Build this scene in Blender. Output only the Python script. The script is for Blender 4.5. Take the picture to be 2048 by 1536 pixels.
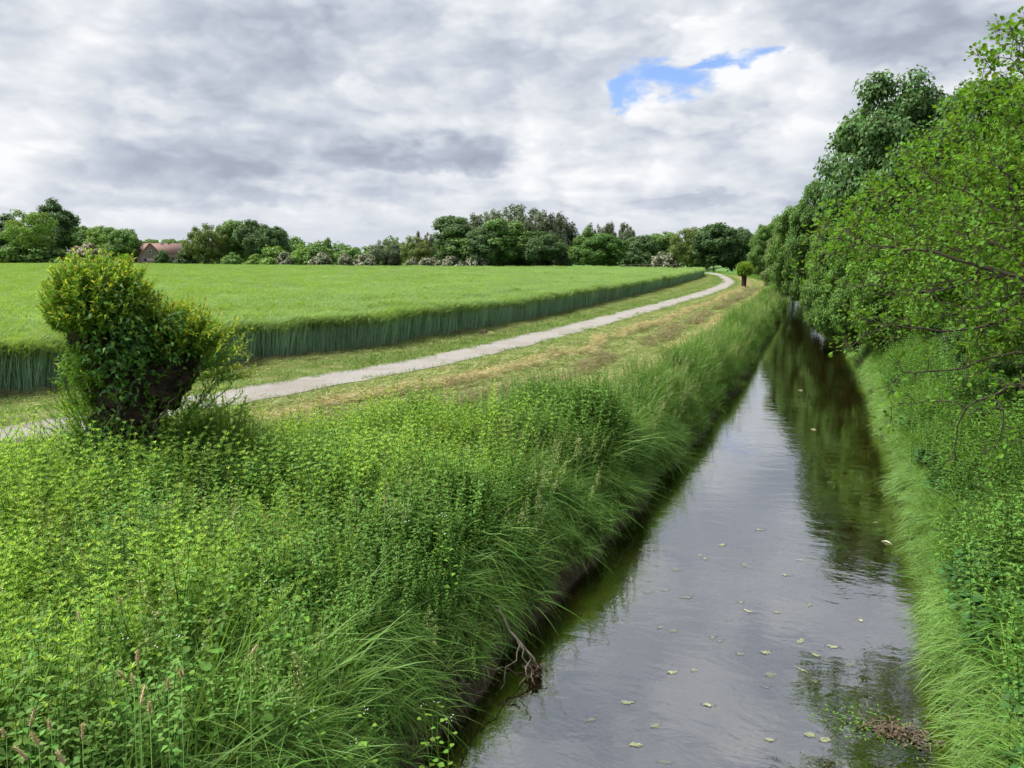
import bpy, math, random
import numpy as np

# ------------------------------------------------------------------ reset
for o in list(bpy.data.objects):
    bpy.data.objects.remove(o)
SC = bpy.context.scene
COL = SC.collection
RNG = np.random.default_rng(7)
random.seed(7)
R = math.radians

# ------------------------------------------------------------------ camera
CAM_H, PITCH, YAW, FPX = 4.2, R(9.4), R(22.33), 1539.0     # focal length in pixels of a 2048 wide frame
cd = bpy.data.cameras.new("camera")
cam = bpy.data.objects.new("camera", cd)
COL.objects.link(cam)
cam.location = (0, 0, CAM_H)
cam.rotation_euler = (math.pi / 2 - PITCH, 0, YAW)
cd.sensor_width = 36.0
cd.lens = 36.0 * FPX / 2048.0
cd.clip_start = 0.05
cd.clip_end = 6000
SC.camera = cam


def ray(px, py):
    a = (px - 1024) / FPX
    b = (768 - py) / FPX
    fw = math.cos(PITCH) + b * math.sin(PITCH)
    up = b * math.cos(PITCH) - math.sin(PITCH)
    x = a * math.cos(YAW) - fw * math.sin(YAW)
    y = a * math.sin(YAW) + fw * math.cos(YAW)
    return x, y, up, a / fw, up / fw


def at(px, py, z=None, D=None):
    """world point seen at a pixel of the 2048 wide photograph, at a height z or a ground distance D"""
    x, y, up, _, _ = ray(px, py)
    t = (z - CAM_H) / up if z is not None else D / math.hypot(x, y)
    return np.array((x * t, y * t, CAM_H + up * t))


# ------------------------------------------------------------------ exposure, sky and sun
SC.view_settings.view_transform = 'Standard'
SC.view_settings.look = 'None'
SC.view_settings.gamma = 1.0
SC.view_settings.use_curve_mapping = False
EXPO = 2.62
SC.view_settings.exposure = EXPO
SUN_EL, SUN_AZ = R(58), R(-105)          # azimuth from +Y towards +X
SUN_STRENGTH, SUN_ANGLE = 1.5, R(35)
SKY_STRENGTH = 0.06

wd = bpy.data.worlds.new("World")
SC.world = wd
wd.use_nodes = True
NT = wd.node_tree
NT.nodes.clear()


class N:
    """tiny helper for node trees"""
    def __init__(s, nt):
        s.nt = nt

    def new(s, t, **kw):
        n = s.nt.nodes.new(t)
        for k, v in kw.items():
            setattr(n, k, v)
        return n

    def put(s, sock, v):
        if hasattr(v, 'is_output') or isinstance(v, bpy.types.NodeSocket):
            s.nt.links.new(v, sock)
        elif v is not None:
            sock.default_value = v

    def math(s, op, a, b=None, c=None, clamp=False):
        n = s.new('ShaderNodeMath', operation=op)
        n.use_clamp = clamp
        s.put(n.inputs[0], a)
        if b is not None:
            s.put(n.inputs[1], b)
        if c is not None:
            s.put(n.inputs[2], c)
        return n.outputs[0]

    def noise(s, vec, scale, detail=4, rough=0.55, dist=0.0):
        n = s.new('ShaderNodeTexNoise')
        s.put(n.inputs['Vector'], vec)
        n.inputs['Scale'].default_value = scale
        n.inputs['Detail'].default_value = detail
        n.inputs['Roughness'].default_value = rough
        n.inputs['Distortion'].default_value = dist
        return n.outputs['Fac']

    def mix(s, f, a, b, mode='MIX'):
        n = s.new('ShaderNodeMix', data_type='RGBA', blend_type=mode)
        s.put(n.inputs[0], f)
        s.put(n.inputs[6], a)
        s.put(n.inputs[7], b)
        return n.outputs[2]

    def ramp(s, f, stops, interp='LINEAR'):
        n = s.new('ShaderNodeValToRGB')
        n.color_ramp.interpolation = interp
        el = n.color_ramp.elements
        while len(el) < len(stops):
            el.new(0.5)
        for e, (p, c) in zip(el, stops):
            e.position = p
            e.color = c if len(c) == 4 else (*c, 1)
        s.put(n.inputs[0], f)
        return n.outputs[0]

    def smooth(s, v, lo, hi):
        n = s.new('ShaderNodeMapRange', interpolation_type='SMOOTHSTEP')
        s.put(n.inputs[0], v)
        n.inputs[1].default_value = lo
        n.inputs[2].default_value = hi
        return n.outputs[0]


def build_sky():
    h = N(NT)
    tc = h.new('ShaderNodeTexCoord')
    d = tc.outputs['Generated']
    sp = h.new('ShaderNodeSeparateXYZ')
    h.put(sp.inputs[0], d)
    x, y, z = sp.outputs
    # clouds lie on a high plane: direction -> plane coordinates
    zc = h.math('ADD', h.math('MAXIMUM', z, 0.0), 0.11)
    cb = h.new('ShaderNodeCombineXYZ')
    h.put(cb.inputs[0], h.math('DIVIDE', x, zc))
    h.put(cb.inputs[1], h.math('DIVIDE', y, zc))
    pl = cb.outputs[0]
    n_big = h.noise(pl, 0.62, 3, 0.5, 0.2)
    st = h.new('ShaderNodeMapping')
    h.put(st.inputs[0], d)
    st.inputs['Scale'].default_value = (1, 1, 2.0)
    n_mid = h.math('ADD', h.math('MULTIPLY', h.noise(st.outputs[0], 6.0, 4, 0.5, 0.0), .70), h.math('MULTIPLY', h.noise(pl, 1.7, 5, 0.5, 0.0), .30))
    n_small = h.noise(st.outputs[0], 15.0, 8, 0.58, 0.0)
    # fixed frame of directions around north-north-west for the particular clouds of this day
    rt = (math.cos(YAW), math.sin(YAW), 0)
    fd = (-math.sin(YAW), math.cos(YAW), 0)

    def dot(v):
        n = h.new('ShaderNodeVectorMath', operation='DOT_PRODUCT')
        h.put(n.inputs[0], d)
        n.inputs[1].default_value = v
        return n.outputs['Value']
    f = h.math('MAXIMUM', dot(fd), 0.15)
    a = h.math('DIVIDE', dot(rt), f)
    e = h.math('DIVIDE', z, f)
    # warp so that cloud outlines are ragged
    wob = h.math('MULTIPLY', h.math('SUBTRACT', n_mid, 0.5), 0.34)
    wob2 = h.math('MULTIPLY', h.math('SUBTRACT', n_small, 0.5), 0.12)
    aw = h.math('ADD', a, h.math('ADD', wob, wob2))
    ew = h.math('ADD', e, h.math('ADD', h.math('MULTIPLY', wob, 0.35), h.math('MULTIPLY', wob2, -0.5)))

    def blob(px, py, rx, ry, lo=0.0, hi=1.0):
        _, _, _, a0, e0 = ray(px, py)
        _, _, _, a1, _ = ray(px + rx, py)
        _, _, _, _, e1 = ray(px, py - ry)
        u = h.math('DIVIDE', h.math('SUBTRACT', aw, a0), max(1e-4, a1 - a0))
        v = h.math('DIVIDE', h.math('SUBTRACT', ew, e0), max(1e-4, e1 - e0))
        q = h.math('ADD', h.math('MULTIPLY', u, u), h.math('MULTIPLY', v, v))
        return h.smooth(h.math('SUBTRACT', 1.0, q), lo, hi)
    tone = h.math('ADD', h.math('MULTIPLY', h.math('SUBTRACT', n_big, 0.5), 0.6),
                  h.math('MULTIPLY', h.math('SUBTRACT', n_mid, 0.5), 1.25))
    tone = h.math('ADD', tone, h.math('MULTIPLY', h.math('SUBTRACT', n_small, 0.5), 0.4))
    # rounded puffs
    dn = h.new('ShaderNodeTexNoise')
    h.put(dn.inputs['Vector'], st.outputs[0])
    dn.inputs['Scale'].default_value = 12.0
    dn.inputs['Detail'].default_value = 4
    wv = h.new('ShaderNodeVectorMath', operation='MULTIPLY_ADD')
    h.put(wv.inputs[0], dn.outputs['Color'])
    wv.inputs[1].default_value = (.11, .11, .11)
    h.put(wv.inputs[2], st.outputs[0])
    vo = h.new('ShaderNodeTexVoronoi', feature='SMOOTH_F1')
    h.put(vo.inputs['Vector'], wv.outputs[0])
    vo.inputs['Scale'].default_value = 13.0
    vo.inputs['Detail'].default_value = 2.0
    vo.inputs['Smoothness'].default_value = .55
    tone = h.math('ADD', tone, h.math('MULTIPLY', h.math('SUBTRACT', .42, vo.outputs['Distance']), .38))
    tone = h.math('ADD', tone, 0.805)
    for px, py, rx, ry, w in CLOUDS:
        tone = h.math('ADD', tone, h.math('MULTIPLY', blob(px, py, rx, ry, -0.2, 0.9), w))
    # towards the horizon the layer is seen through more air: less contrast
    lowf = h.smooth(e, 0.0, 0.09)
    tone = h.math('ADD', h.math('MULTIPLY', tone, lowf), h.math('MULTIPLY', h.math('SUBTRACT', 1.0, lowf), 0.60))
    K = 1.0 / (SKY_STRENGTH * 2 ** EXPO)
    cl = h.ramp(tone, [(0.0, (0.31, 0.35, 0.44)), (0.3, (0.44, 0.485, 0.58)), (0.5, (0.585, 0.63, 0.72)),
                       (0.72, (0.78, 0.81, 0.86)), (0.95, (0.97, 0.98, 1.0))])
    clk = h.new('ShaderNodeVectorMath', operation='SCALE')
    h.put(clk.inputs[0], cl)
    clk.inputs['Scale'].default_value = K
    sky = h.new('ShaderNodeTexSky', sky_type='NISHITA')
    sky.sun_disc = False
    sky.sun_elevation = SUN_EL
    sky.sun_rotation = SUN_AZ
    hole = None
    for px, py, rx, ry in HOLES:
        b = blob(px, py, rx, ry, -0.45, 0.85)
        hole = b if hole is None else h.math('MAXIMUM', hole, b)
    # a few thin chance gaps of the same kind
    gap = h.math('MULTIPLY', h.smooth(n_mid, 0.69, 0.76), 0.35)
    hole = h.math('MAXIMUM', hole, gap)
    blue = h.mix(1.0, sky.outputs[0], (.38, .42, .54, 1), 'MULTIPLY')
    out = h.mix(hole, clk.outputs[0], blue)
    bg = h.new('ShaderNodeBackground')
    h.put(bg.inputs[0], out)
    bg.inputs[1].default_value = SKY_STRENGTH
    wo = h.new('ShaderNodeOutputWorld')
    h.put(wo.inputs[0], bg.outputs[0])


# centre (photo pixels), radii, change of brightness
CLOUDS = [
    (850, 318, 230, 42, -.34), (330, 335, 330, 60, -.22), (640, 280, 260, 40, -.12), (1800, 60, 270, 85, -.32),
    (180, 130, 260, 70, -.10), (560, 70, 260, 60, -.07), (900, 120, 200, 50, -.04), (330, 400, 420, 18, -.10),
    (1400, 404, 330, 16, -.16), (1010, 385, 200, 14, .06),
    (1410, 62, 170, 46, .22), (1350, 240, 110, 36, .24), (1590, 160, 140, 60, .17), (1100, 215, 130, 90, .12),
    (640, 20, 160, 30, .10), (1230, 330, 260, 50, .12), (500, 440, 520, 22, .16), (1570, 270, 130, 70, .20),
    (330, 225, 120, 30, .12), (760, 190, 120, 30, .10), (1000, 60, 130, 40, .10), (1470, 440, 200, 12, .10),
]
HOLES = [(1270, 180, 62, 48), (1375, 145, 105, 34), (1480, 118, 90, 17), (1232, 212, 42, 24)]
build_sky()

sl = bpy.data.lights.new("sun", 'SUN')
sun = bpy.data.objects.new("sun", sl)
COL.objects.link(sun)
sl.energy = SUN_STRENGTH
sl.angle = SUN_ANGLE
sl.color = (1.0, 0.95, 0.86)
sd = np.array((math.sin(SUN_AZ) * math.cos(SUN_EL), math.cos(SUN_AZ) * math.cos(SUN_EL), math.sin(SUN_EL)))
from mathutils import Vector, Matrix, Euler
sun.rotation_euler = Vector(sd).to_track_quat('Z', 'Y').to_euler()
sun.location = (0, 0, 50)

cy = SC.cycles
cy.max_bounces = 8
cy.diffuse_bounces = 5
cy.glossy_bounces = 3
cy.transmission_bounces = 4
cy.transparent_max_bounces = 8
cy.use_adaptive_sampling = True
cy.adaptive_threshold = 0.012
cy.use_denoising = True
cy.caustics_reflective = False
cy.caustics_refractive = False


# ------------------------------------------------------------------ helpers: noise, geometry
def nrm(v):
    return v / np.maximum(np.linalg.norm(v, axis=-1, keepdims=True), 1e-9)


def vnoise(x, y, seed=0):
    x = np.asarray(x, float)
    y = np.asarray(y, float)
    xi = np.floor(x).astype(np.int64)
    yi = np.floor(y).astype(np.int64)
    fx = x - xi
    fy = y - yi
    fx = fx * fx * (3 - 2 * fx)
    fy = fy * fy * (3 - 2 * fy)

    def hsh(i, j):
        n = (i * 374761393 + j * 668265263 + seed * 974711) & 0x7fffffff
        n = ((n ^ (n >> 13)) * 1274126177) & 0x7fffffff
        return ((n ^ (n >> 16)) & 0xffff) / 65535.0
    return ((hsh(xi, yi) * (1 - fx) + hsh(xi + 1, yi) * fx) * (1 - fy) + (hsh(xi, yi + 1) * (1 - fx) + hsh(xi + 1, yi + 1) * fx) * fy)


def fbm(x, y, seed=0, o=3):
    s = 0
    a = 0.5
    for i in range(o):
        s = s + a * vnoise(x * 2 ** i, y * 2 ** i, seed + i)
        a *= 0.5
    return s / (1 - 0.5 ** o)


class Geo:
    def __init__(s):
        s.v, s.f, s.m, s.n = [], [], [], 0

    def add(s, v, f, m=0):
        v = np.asarray(v, float).reshape(-1, 3)
        f = np.asarray(f, int).reshape(-1, 3)
        s.v.append(v)
        s.f.append(f + s.n)
        s.m.append(np.full(len(f), m) if np.isscalar(m) else np.asarray(m))
        s.n += len(v)

    def mesh(s, name, mats, smooth=False):
        me = bpy.data.meshes.new(name)
        V = np.concatenate(s.v)
        Fc = np.concatenate(s.f)
        M = np.concatenate(s.m)
        me.vertices.add(len(V))
        me.vertices.foreach_set('co', V.astype(np.float32).ravel())
        me.loops.add(len(Fc) * 3)
        me.loops.foreach_set('vertex_index', Fc.astype(np.int32).ravel())
        me.polygons.add(len(Fc))
        me.polygons.foreach_set('loop_start', np.arange(0, len(Fc) * 3, 3, dtype=np.int32))
        for m in mats:
            me.materials.append(m)
        me.polygons.foreach_set('material_index', M.astype(np.int32))
        if smooth:
            me.polygons.foreach_set('use_smooth', np.ones(len(Fc), bool))
        me.update(calc_edges=True)
        return me

    def obj(s, name, mats, parent=None, smooth=False):
        return link(name, s.mesh(name, mats, smooth), parent)


def link(name, data, parent=None):
    o = bpy.data.objects.new(name, data)
    COL.objects.link(o)
    if parent is not None:
        o.parent = parent
    return o


def tag(o, label=None, cat=None, group=None, kind=None):
    if label:
        o['label'] = label
    if cat:
        o['category'] = cat
    if group:
        o['group'] = group
    if kind:
        o['kind'] = kind
    return o


def empty(name, loc, label, cat, group=None, rz=0):
    o = link(name, None)
    o.location = loc
    o.rotation_euler = (0, 0, rz)
    o.empty_display_size = 0.2
    return tag(o, label, cat, group)


def copy_tree(o, parent=None):
    c = o.copy()
    COL.objects.link(c)
    c.parent = parent
    for ch in [k for k in o.children]:
        copy_tree(ch, c)
    return c


def g_leaves(g, P, D, Nn, L, W, m=0, fold=0.18, droop=0.12, mid=0.45):
    n = len(P)
    L = np.broadcast_to(np.asarray(L, float), (n,))[:, None]
    W = np.broadcast_to(np.asarray(W, float), (n,))[:, None]
    D = nrm(D)
    S = nrm(np.cross(D, Nn))
    Nn = np.cross(S, D)
    a = P + D * L * mid
    V = np.stack([P, a + S * W * .5 + Nn * W * fold, a, a - S * W * .5 + Nn * W * fold, P + D * L - Nn * L * droop], 1)
    b = np.arange(n)[:, None, None] * 5
    F = b + np.array([[0, 2, 1], [0, 3, 2], [1, 2, 4], [2, 3, 4]])[None]
    g.add(V, F, m if np.isscalar(m) else np.repeat(m, 4))


def g_round(g, P, D, Nn, L, W, m=0, cup=0.12, sides=7):
    """rounded leaf (alder, ivy): a fan"""
    n = len(P)
    L = np.broadcast_to(np.asarray(L, float), (n,))[:, None]
    W = np.broadcast_to(np.asarray(W, float), (n,))[:, None]
    D = nrm(D)
    S = nrm(np.cross(D, Nn))
    Nn = np.cross(S, D)
    vs = [P, P + D * L * .55 + Nn * 0]
    prof = [(.16, .5), (.5, .98), (.86, .78), (1.0, .12), (.86, -.78), (.5, -.98), (.16, -.5)]
    for t, w in prof:
        vs.append(P + D * L * t + S * W * .5 * w + Nn * W * cup * abs(w))
    V = np.stack(vs, 1)
    tr = [[0, 2, 1]] + [[1, i, i + 1] for i in range(2, 8)] + [[0, 1, 8]]
    b = np.arange(n)[:, None, None] * 9
    g.add(V, b + np.array(tr)[None], m if np.isscalar(m) else np.repeat(m, len(tr)))


def g_blades(g, P, D0, B, L, W, bend, k=4, m=0, flat=1.6):
    n = len(P)
    L = np.broadcast_to(np.asarray(L, float), (n,))[:, None]
    W = np.broadcast_to(np.asarray(W, float), (n,))[:, None]
    bend = np.broadcast_to(np.asarray(bend, float), (n,))[:, None]
    D0 = nrm(D0)
    B = nrm(B)
    S = nrm(np.cross(D0, B) + 1e-6)
    vs = []
    for i in range(k):
        t = i / k
        p = P + L * (D0 * (t - 0.45 * bend * t * t) + B * bend * t * t)
        w = W * .5 * (1 - t ** flat) * (0.6 + 0.4 * min(1, t * 3))
        vs += [p - S * w, p + S * w]
    vs.append(P + L * (D0 * (1 - 0.45 * bend) + B * bend))
    V = np.stack(vs, 1)
    tr = []
    for i in range(k - 1):
        a = 2 * i
        tr += [[a, a + 1, a + 3], [a, a + 3, a + 2]]
    a = 2 * (k - 1)
    tr += [[a, a + 1, a + 2]]
    b = np.arange(n)[:, None, None] * (2 * k + 1)
    g.add(V, b + np.array(tr)[None], m if np.isscalar(m) else np.repeat(m, len(tr)))


def g_segs(g, A, B, ra, rb, m=0, sides=5):
    """tapered tubes from A to B"""
    A = np.asarray(A, float)
    B = np.asarray(B, float)
    n = len(A)
    ra = np.broadcast_to(np.asarray(ra, float), (n,))
    rb = np.broadcast_to(np.asarray(rb, float), (n,))
    d = nrm(B - A)
    ref = np.where(np.abs(d[:, 2:3]) > .9, np.array([[1., 0, 0]]), np.array([[0, 0, 1.]]))
    u = nrm(np.cross(d, ref))
    w = np.cross(d, u)
    th = np.arange(sides) * 2 * math.pi / sides
    c = np.cos(th)[None, :, None]
    s = np.sin(th)[None, :, None]
    ring = u[:, None] * c + w[:, None] * s
    V = np.concatenate([A[:, None] + ring * ra[:, None, None], B[:, None] + ring * rb[:, None, None]], 1)
    tr = []
    for i in range(sides):
        j = (i + 1) % sides
        tr += [[i, j, sides + j], [i, sides + j, sides + i]]
    b = np.arange(n)[:, None, None] * (2 * sides)
    g.add(V, b + np.array(tr)[None], m)


def g_tube(g, pts, rad, m=0, sides=6):
    pts = np.asarray(pts, float)
    rad = np.broadcast_to(np.asarray(rad, float), (len(pts),))
    n = len(pts)
    t = nrm(np.gradient(pts, axis=0))
    ref = np.array((1., .2, 0)) if abs(t[0, 2]) > .8 else np.array((0, 0, 1.))
    u = nrm(np.cross(t, ref))
    w = np.cross(t, u)
    th = np.arange(sides) * 2 * math.pi / sides
    V = pts[:, None] + (u[:, None] * np.cos(th)[None, :, None] + w[:, None] * np.sin(th)[None, :, None]) * rad[:, None, None]
    tr = []
    for i in range(n - 1):
        for j in range(sides):
            k = (j + 1) % sides
            tr += [[i * sides + j, i * sides + k, (i + 1) * sides + k], [i * sides + j, (i + 1) * sides + k, (i + 1) * sides + j]]
    for j in range(1, sides - 1):
        tr.append([(n - 1) * sides, (n - 1) * sides + j, (n - 1) * sides + j + 1])
    g.add(V.reshape(-1, 3), tr, m)


def g_box(g, x0, x1, y0, y1, z0, z1, m=0):
    V = [(x, y, z) for z in (z0, z1) for y in (y0, y1) for x in (x0, x1)]
    q = [(0, 2, 3, 1), (4, 5, 7, 6), (0, 1, 5, 4), (1, 3, 7, 5), (3, 2, 6, 7), (2, 0, 4, 6)]
    g.add(V, [t for a, b, c, d in q for t in ((a, b, c), (a, c, d))], m)


def runit(n, rng=RNG):
    return nrm(rng.normal(size=(n, 3)))


# ------------------------------------------------------------------ materials
def mat_new(name):
    m = bpy.data.materials.new(name)
    m.use_nodes = True
    m.node_tree.nodes.clear()
    return m, N(m.node_tree)


def leafmat(name, col, var=0.25, transl=0.3, hue=0.02, patch=0.25, patch_scale=0.6, rough=0.55, spec=0.16, objcol=False, tcol=None):
    m, h = mat_new(name)
    geo = h.new('ShaderNodeNewGeometry')
    oi = h.new('ShaderNodeObjectInfo')
    rnd = geo.outputs['Random Per Island']
    r2 = oi.outputs['Random']
    nz = h.noise(geo.outputs['Position'], patch_scale, 2)
    val = h.math('ADD', h.math('MULTIPLY', h.math('SUBTRACT', rnd, .5), var * 2), 1.0)
    val = h.math('MULTIPLY', val, h.math('ADD', h.math('MULTIPLY', h.math('SUBTRACT', r2, .5), 0.0 if objcol else var), 1.0))
    val = h.math('MULTIPLY', val, h.math('ADD', h.math('MULTIPLY', h.math('SUBTRACT', nz, .5), patch * 2), 1.0))
    hs = h.new('ShaderNodeHueSaturation')
    h.put(hs.inputs['Hue'], h.math('ADD', 0.5, h.math('MULTIPLY', h.math('SUBTRACT', rnd, .5), hue * 2)))
    h.put(hs.inputs['Value'], val)
    hs.inputs['Saturation'].default_value = 1.0
    if objcol:
        h.put(hs.inputs['Color'], oi.outputs['Color'])
    else:
        hs.inputs['Color'].default_value = (*col, 1)
    p = h.new('ShaderNodeBsdfPrincipled')
    h.put(p.inputs['Base Color'], hs.outputs[0])
    p.inputs['Roughness'].default_value = rough
    p.inputs['Specular IOR Level'].default_value = spec
    tr = h.new('ShaderNodeBsdfTranslucent')
    warm = h.mix(1.0, hs.outputs[0], (1.25, 1.15, .55, 1) if tcol is None else (*tcol, 1), 'MULTIPLY')
    h.put(tr.inputs[0], warm)
    mx = h.new('ShaderNodeMixShader')
    mx.inputs[0].default_value = min(.5, transl * 1.25)
    h.put(mx.inputs[1], p.outputs[0])
    h.put(mx.inputs[2], tr.outputs[0])
    o = h.new('ShaderNodeOutputMaterial')
    h.put(o.inputs[0], mx.outputs[0])
    return m


def surfmat(name, stops, scale=4, detail=6, rough=0.85, bump=0.3, bscale=None, spec=0.3, stretch=None, dist=0.01):
    m, h = mat_new(name)
    tc = h.new('ShaderNodeTexCoord')
    vec = tc.outputs['Object']
    if stretch:
        mp = h.new('ShaderNodeMapping')
        h.put(mp.inputs[0], vec)
        mp.inputs['Scale'].default_value = stretch
        vec = mp.outputs[0]
    nz = h.noise(vec, scale, detail, 0.62)
    p = h.new('ShaderNodeBsdfPrincipled')
    h.put(p.inputs['Base Color'], h.ramp(nz, stops))
    p.inputs['Roughness'].default_value = rough
    p.inputs['Specular IOR Level'].default_value = spec
    if bump:
        b = h.new('ShaderNodeBump')
        b.inputs['Strength'].default_value = bump
        b.inputs['Distance'].default_value = dist
        h.put(b.inputs['Height'], h.noise(vec, bscale or scale * 3, 5, .6))
        h.put(p.inputs['Normal'], b.outputs[0])
    o = h.new('ShaderNodeOutputMaterial')
    h.put(o.inputs[0], p.outputs[0])
    return m


M = {}
M['grass'] = leafmat('grass_blade', (0.150, 0.295, 0.056), .22, .32, patch=.3)
M['grass_pale'] = leafmat('grass_blade_pale', (0.19, 0.345, 0.10), .22, .35, patch=.25)
M['grass_right'] = leafmat('grass_blade_lush', (0.130, 0.265, 0.048), .35, .32, patch=.45, patch_scale=.9)
M['turf'] = leafmat('turf_blade', (0.115, 0.235, 0.045), .25, .25, patch=.35, patch_scale=.4)
M['hay'] = leafmat('cut_grass', (0.36, 0.385, 0.17), .3, .15, patch=.35, patch_scale=1.1, hue=.03)
M['straw'] = leafmat('dry_straw', (0.46, 0.40, 0.22), .3, .1, patch=.35, patch_scale=1.1)
M['hay_brown'] = leafmat('cut_grass_brown', (0.22, 0.19, 0.11), .3, .1, patch=.3)
M['nettle'] = leafmat('nettle_leaf', (0.120, 0.245, 0.046), .25, .28)
M['dark_leaf'] = leafmat('dark_broad_leaf', (0.055, 0.14, 0.040), .3, .25)
M['cleavers'] = leafmat('cleavers_leaf', (0.30, 0.47, 0.085), .3, .35, patch=.4, patch_scale=1.1)
M['mustard'] = leafmat('pale_heart_leaf', (0.179, 0.345, 0.048), .2, .35)
M['white'] = leafmat('white_petal', (0.720, 0.720, 0.660), .1, .2, hue=0)
M['foxtail'] = leafmat('tan_seed_head', (0.50, 0.42, 0.24), .2, .1)
M['barley_stem'] = leafmat('barley_stem', (0.26, 0.42, 0.29), .3, .2, patch=.15)
M['barley_ear'] = leafmat('barley_ear', (0.20, 0.32, 0.095), .2, .35, patch=.25, patch_scale=.25)
M['barley_dry'] = leafmat('barley_dry', (0.330, 0.264, 0.066), .3, .2)
M['foliage'] = leafmat('tree_foliage', (0.050, 0.120, 0.030), .3, .22, objcol=True, patch=.2)
M['blossom'] = leafmat('white_blossom', (0.44,0.44,0.36), .15, .2, hue=0)
M['willow'] = leafmat('willow_leaf', (0.165, 0.320, 0.045), .28, .32)
M['willow_tip'] = leafmat('willow_tip_leaf', (0.36, 0.44, 0.06), .25, .35, hue=.012)
M['alder'] = leafmat('alder_leaf', (0.120, 0.255, 0.028), .3, .38, patch=.25)
M['bark'] = surfmat('bark', [(.3, (.018, .014, .011)), (.7, (.075, .058, .042))], 7, bump=.8, stretch=(1, 1, .25), dist=.03)
M['bark_far'] = surfmat('bark_grey', [(.3, (.03, .026, .02)), (.7, (.085, .075, .06))], 4, bump=0)
M['birch_bark'] = surfmat('birch_bark', [(.35, (.12, .11, .1)), (.5, (.6, .58, .54))], 2, bump=0)
M['pollard_bark'] = surfmat('pollard_bark', [(.3, (.012, .009, .007)), (.55, (.05, .036, .026)), (.75, (.11, .088, .062))], 5, bump=1.0, bscale=18, dist=.05)
M['dead_wood'] = surfmat('dead_wood', [(.3, (.06, .048, .036)), (.7, (.20, .17, .135))], 14, bump=.4)
M['debris'] = surfmat('leaf_debris', [(.3, (.03, .024, .016)), (.6, (.11, .08, .052)), (.8, (.20, .16, .12))], 30, bump=.5)
M['soil'] = surfmat('dark_soil', [(.3, (.03, .022, .016)), (.7, (.075, .055, .04))], 6, bump=.6)
def weed_material():
    m, h = mat_new('drifting_weed')
    geo = h.new('ShaderNodeNewGeometry')
    oi = h.new('ShaderNodeObjectInfo')
    c = h.ramp(h.math('ADD', h.math('MULTIPLY', h.noise(geo.outputs['Position'], 40, 4, .6), .6), h.math('MULTIPLY', oi.outputs['Random'], .4)),
               [(.25, (.12, .16, .06)), (.5, (.25, .29, .13)), (.75, (.36, .38, .20))])
    p = h.new('ShaderNodeBsdfPrincipled')
    h.put(p.inputs['Base Color'], c)
    p.inputs['Roughness'].default_value = .35
    tr = h.new('ShaderNodeBsdfTransparent')
    mx = h.new('ShaderNodeMixShader')
    # thin wet film: ragged holes
    h.put(mx.inputs[0], h.math('MULTIPLY', h.smooth(h.noise(geo.outputs['Position'], 55, 4, .65), .36, .50), h.math('ADD', .25, h.math('MULTIPLY', oi.outputs['Random'], .5))))
    h.put(mx.inputs[1], tr.outputs[0])
    h.put(mx.inputs[2], p.outputs[0])
    h.put(h.new('ShaderNodeOutputMaterial').inputs[0], mx.outputs[0])
    return m


M['algae'] = weed_material()


# ------------------------------------------------------------------ the lie of the land
def curve(pts):
    ys = np.array([p[0] for p in pts], float)
    xs = np.array([p[1] for p in pts], float)
    yy = np.concatenate([np.arange(-60, 260, 1.0), [400, 800, 1600, 3000]])
    xx = np.interp(yy, ys, xs)
    k = np.ones(7) / 7
    core = np.convolve(np.pad(xx[:320], 3, mode='edge'), k, 'valid')
    xx[:320] = core
    return lambda y: np.interp(y, yy, xx)


C_WL = curve([(-60, -2.5), (0, -2.7), (5, -2.76), (7, -2.85), (10.7, -2.95), (17, -2.5), (26, -2.55), (54, -3.0), (70, -3.3), (76, -3.6), (90, -5.5), (110, -9), (130, -13), (200, -34), (800, -260), (3000, -1200)])
C_WR = curve([(-60, .8), (0, 1.15), (6.8, 1.21), (11, 1.3), (20, 1.54), (29, 1.47), (48, .94), (65, .3), (81, -.9), (95, -3), (110, -6), (130, -10), (200, -31), (800, -256), (3000, -1190)])
C_PC = curve([(-60, -27), (0, -13.3), (7.7, -11.4), (11.5, -10.7), (14.4, -10.0), (17.2, -9.55), (21, -9.15), (31, -8.95), (56, -8.65), (74, -9.1), (88, -10.3), (110, -13.8), (129, -17.6), (200, -40), (800, -270), (3000, -1215)])
C_FE = curve([(-60, -33), (0, -17.2), (9.6, -14.5), (15.7, -12.9), (20, -12.0), (29, -11.6), (42, -11.9), (66, -13), (100, -15.3), (113, -17.0), (125, -22), (200, -46), (800, -276), (3000, -1225)])
# where the tall bank vegetation stops and the mown slope begins
C_VG = curve([(-60, -14), (0, -10.4), (5, -9.6), (8.5, -8.3), (9.6, -7.0), (11.2, -5.7), (12.8, -4.6), (17, -3.75), (28, -3.6), (54, -4.2), (76, -4.9), (90, -6.8), (110, -10.2), (130, -14.2), (200, -35.5), (800, -262), (3000, -1202)])
FAR_X = [-900, -300, -205, -155, -98, -62, -38, -23, 400]
FAR_Y = [190, 152, 141, 143, 128, 124, 131, 124, 118]


def wl(y):
    return C_WL(y) + (fbm(np.asarray(y) * .55, np.asarray(y) * 0, 3) - .5) * .5


def wr(y):
    return C_WR(y) + (fbm(np.asarray(y) * .6, np.asarray(y) * 0 + 9, 4) - .5) * .4


PW = 0.80


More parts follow.
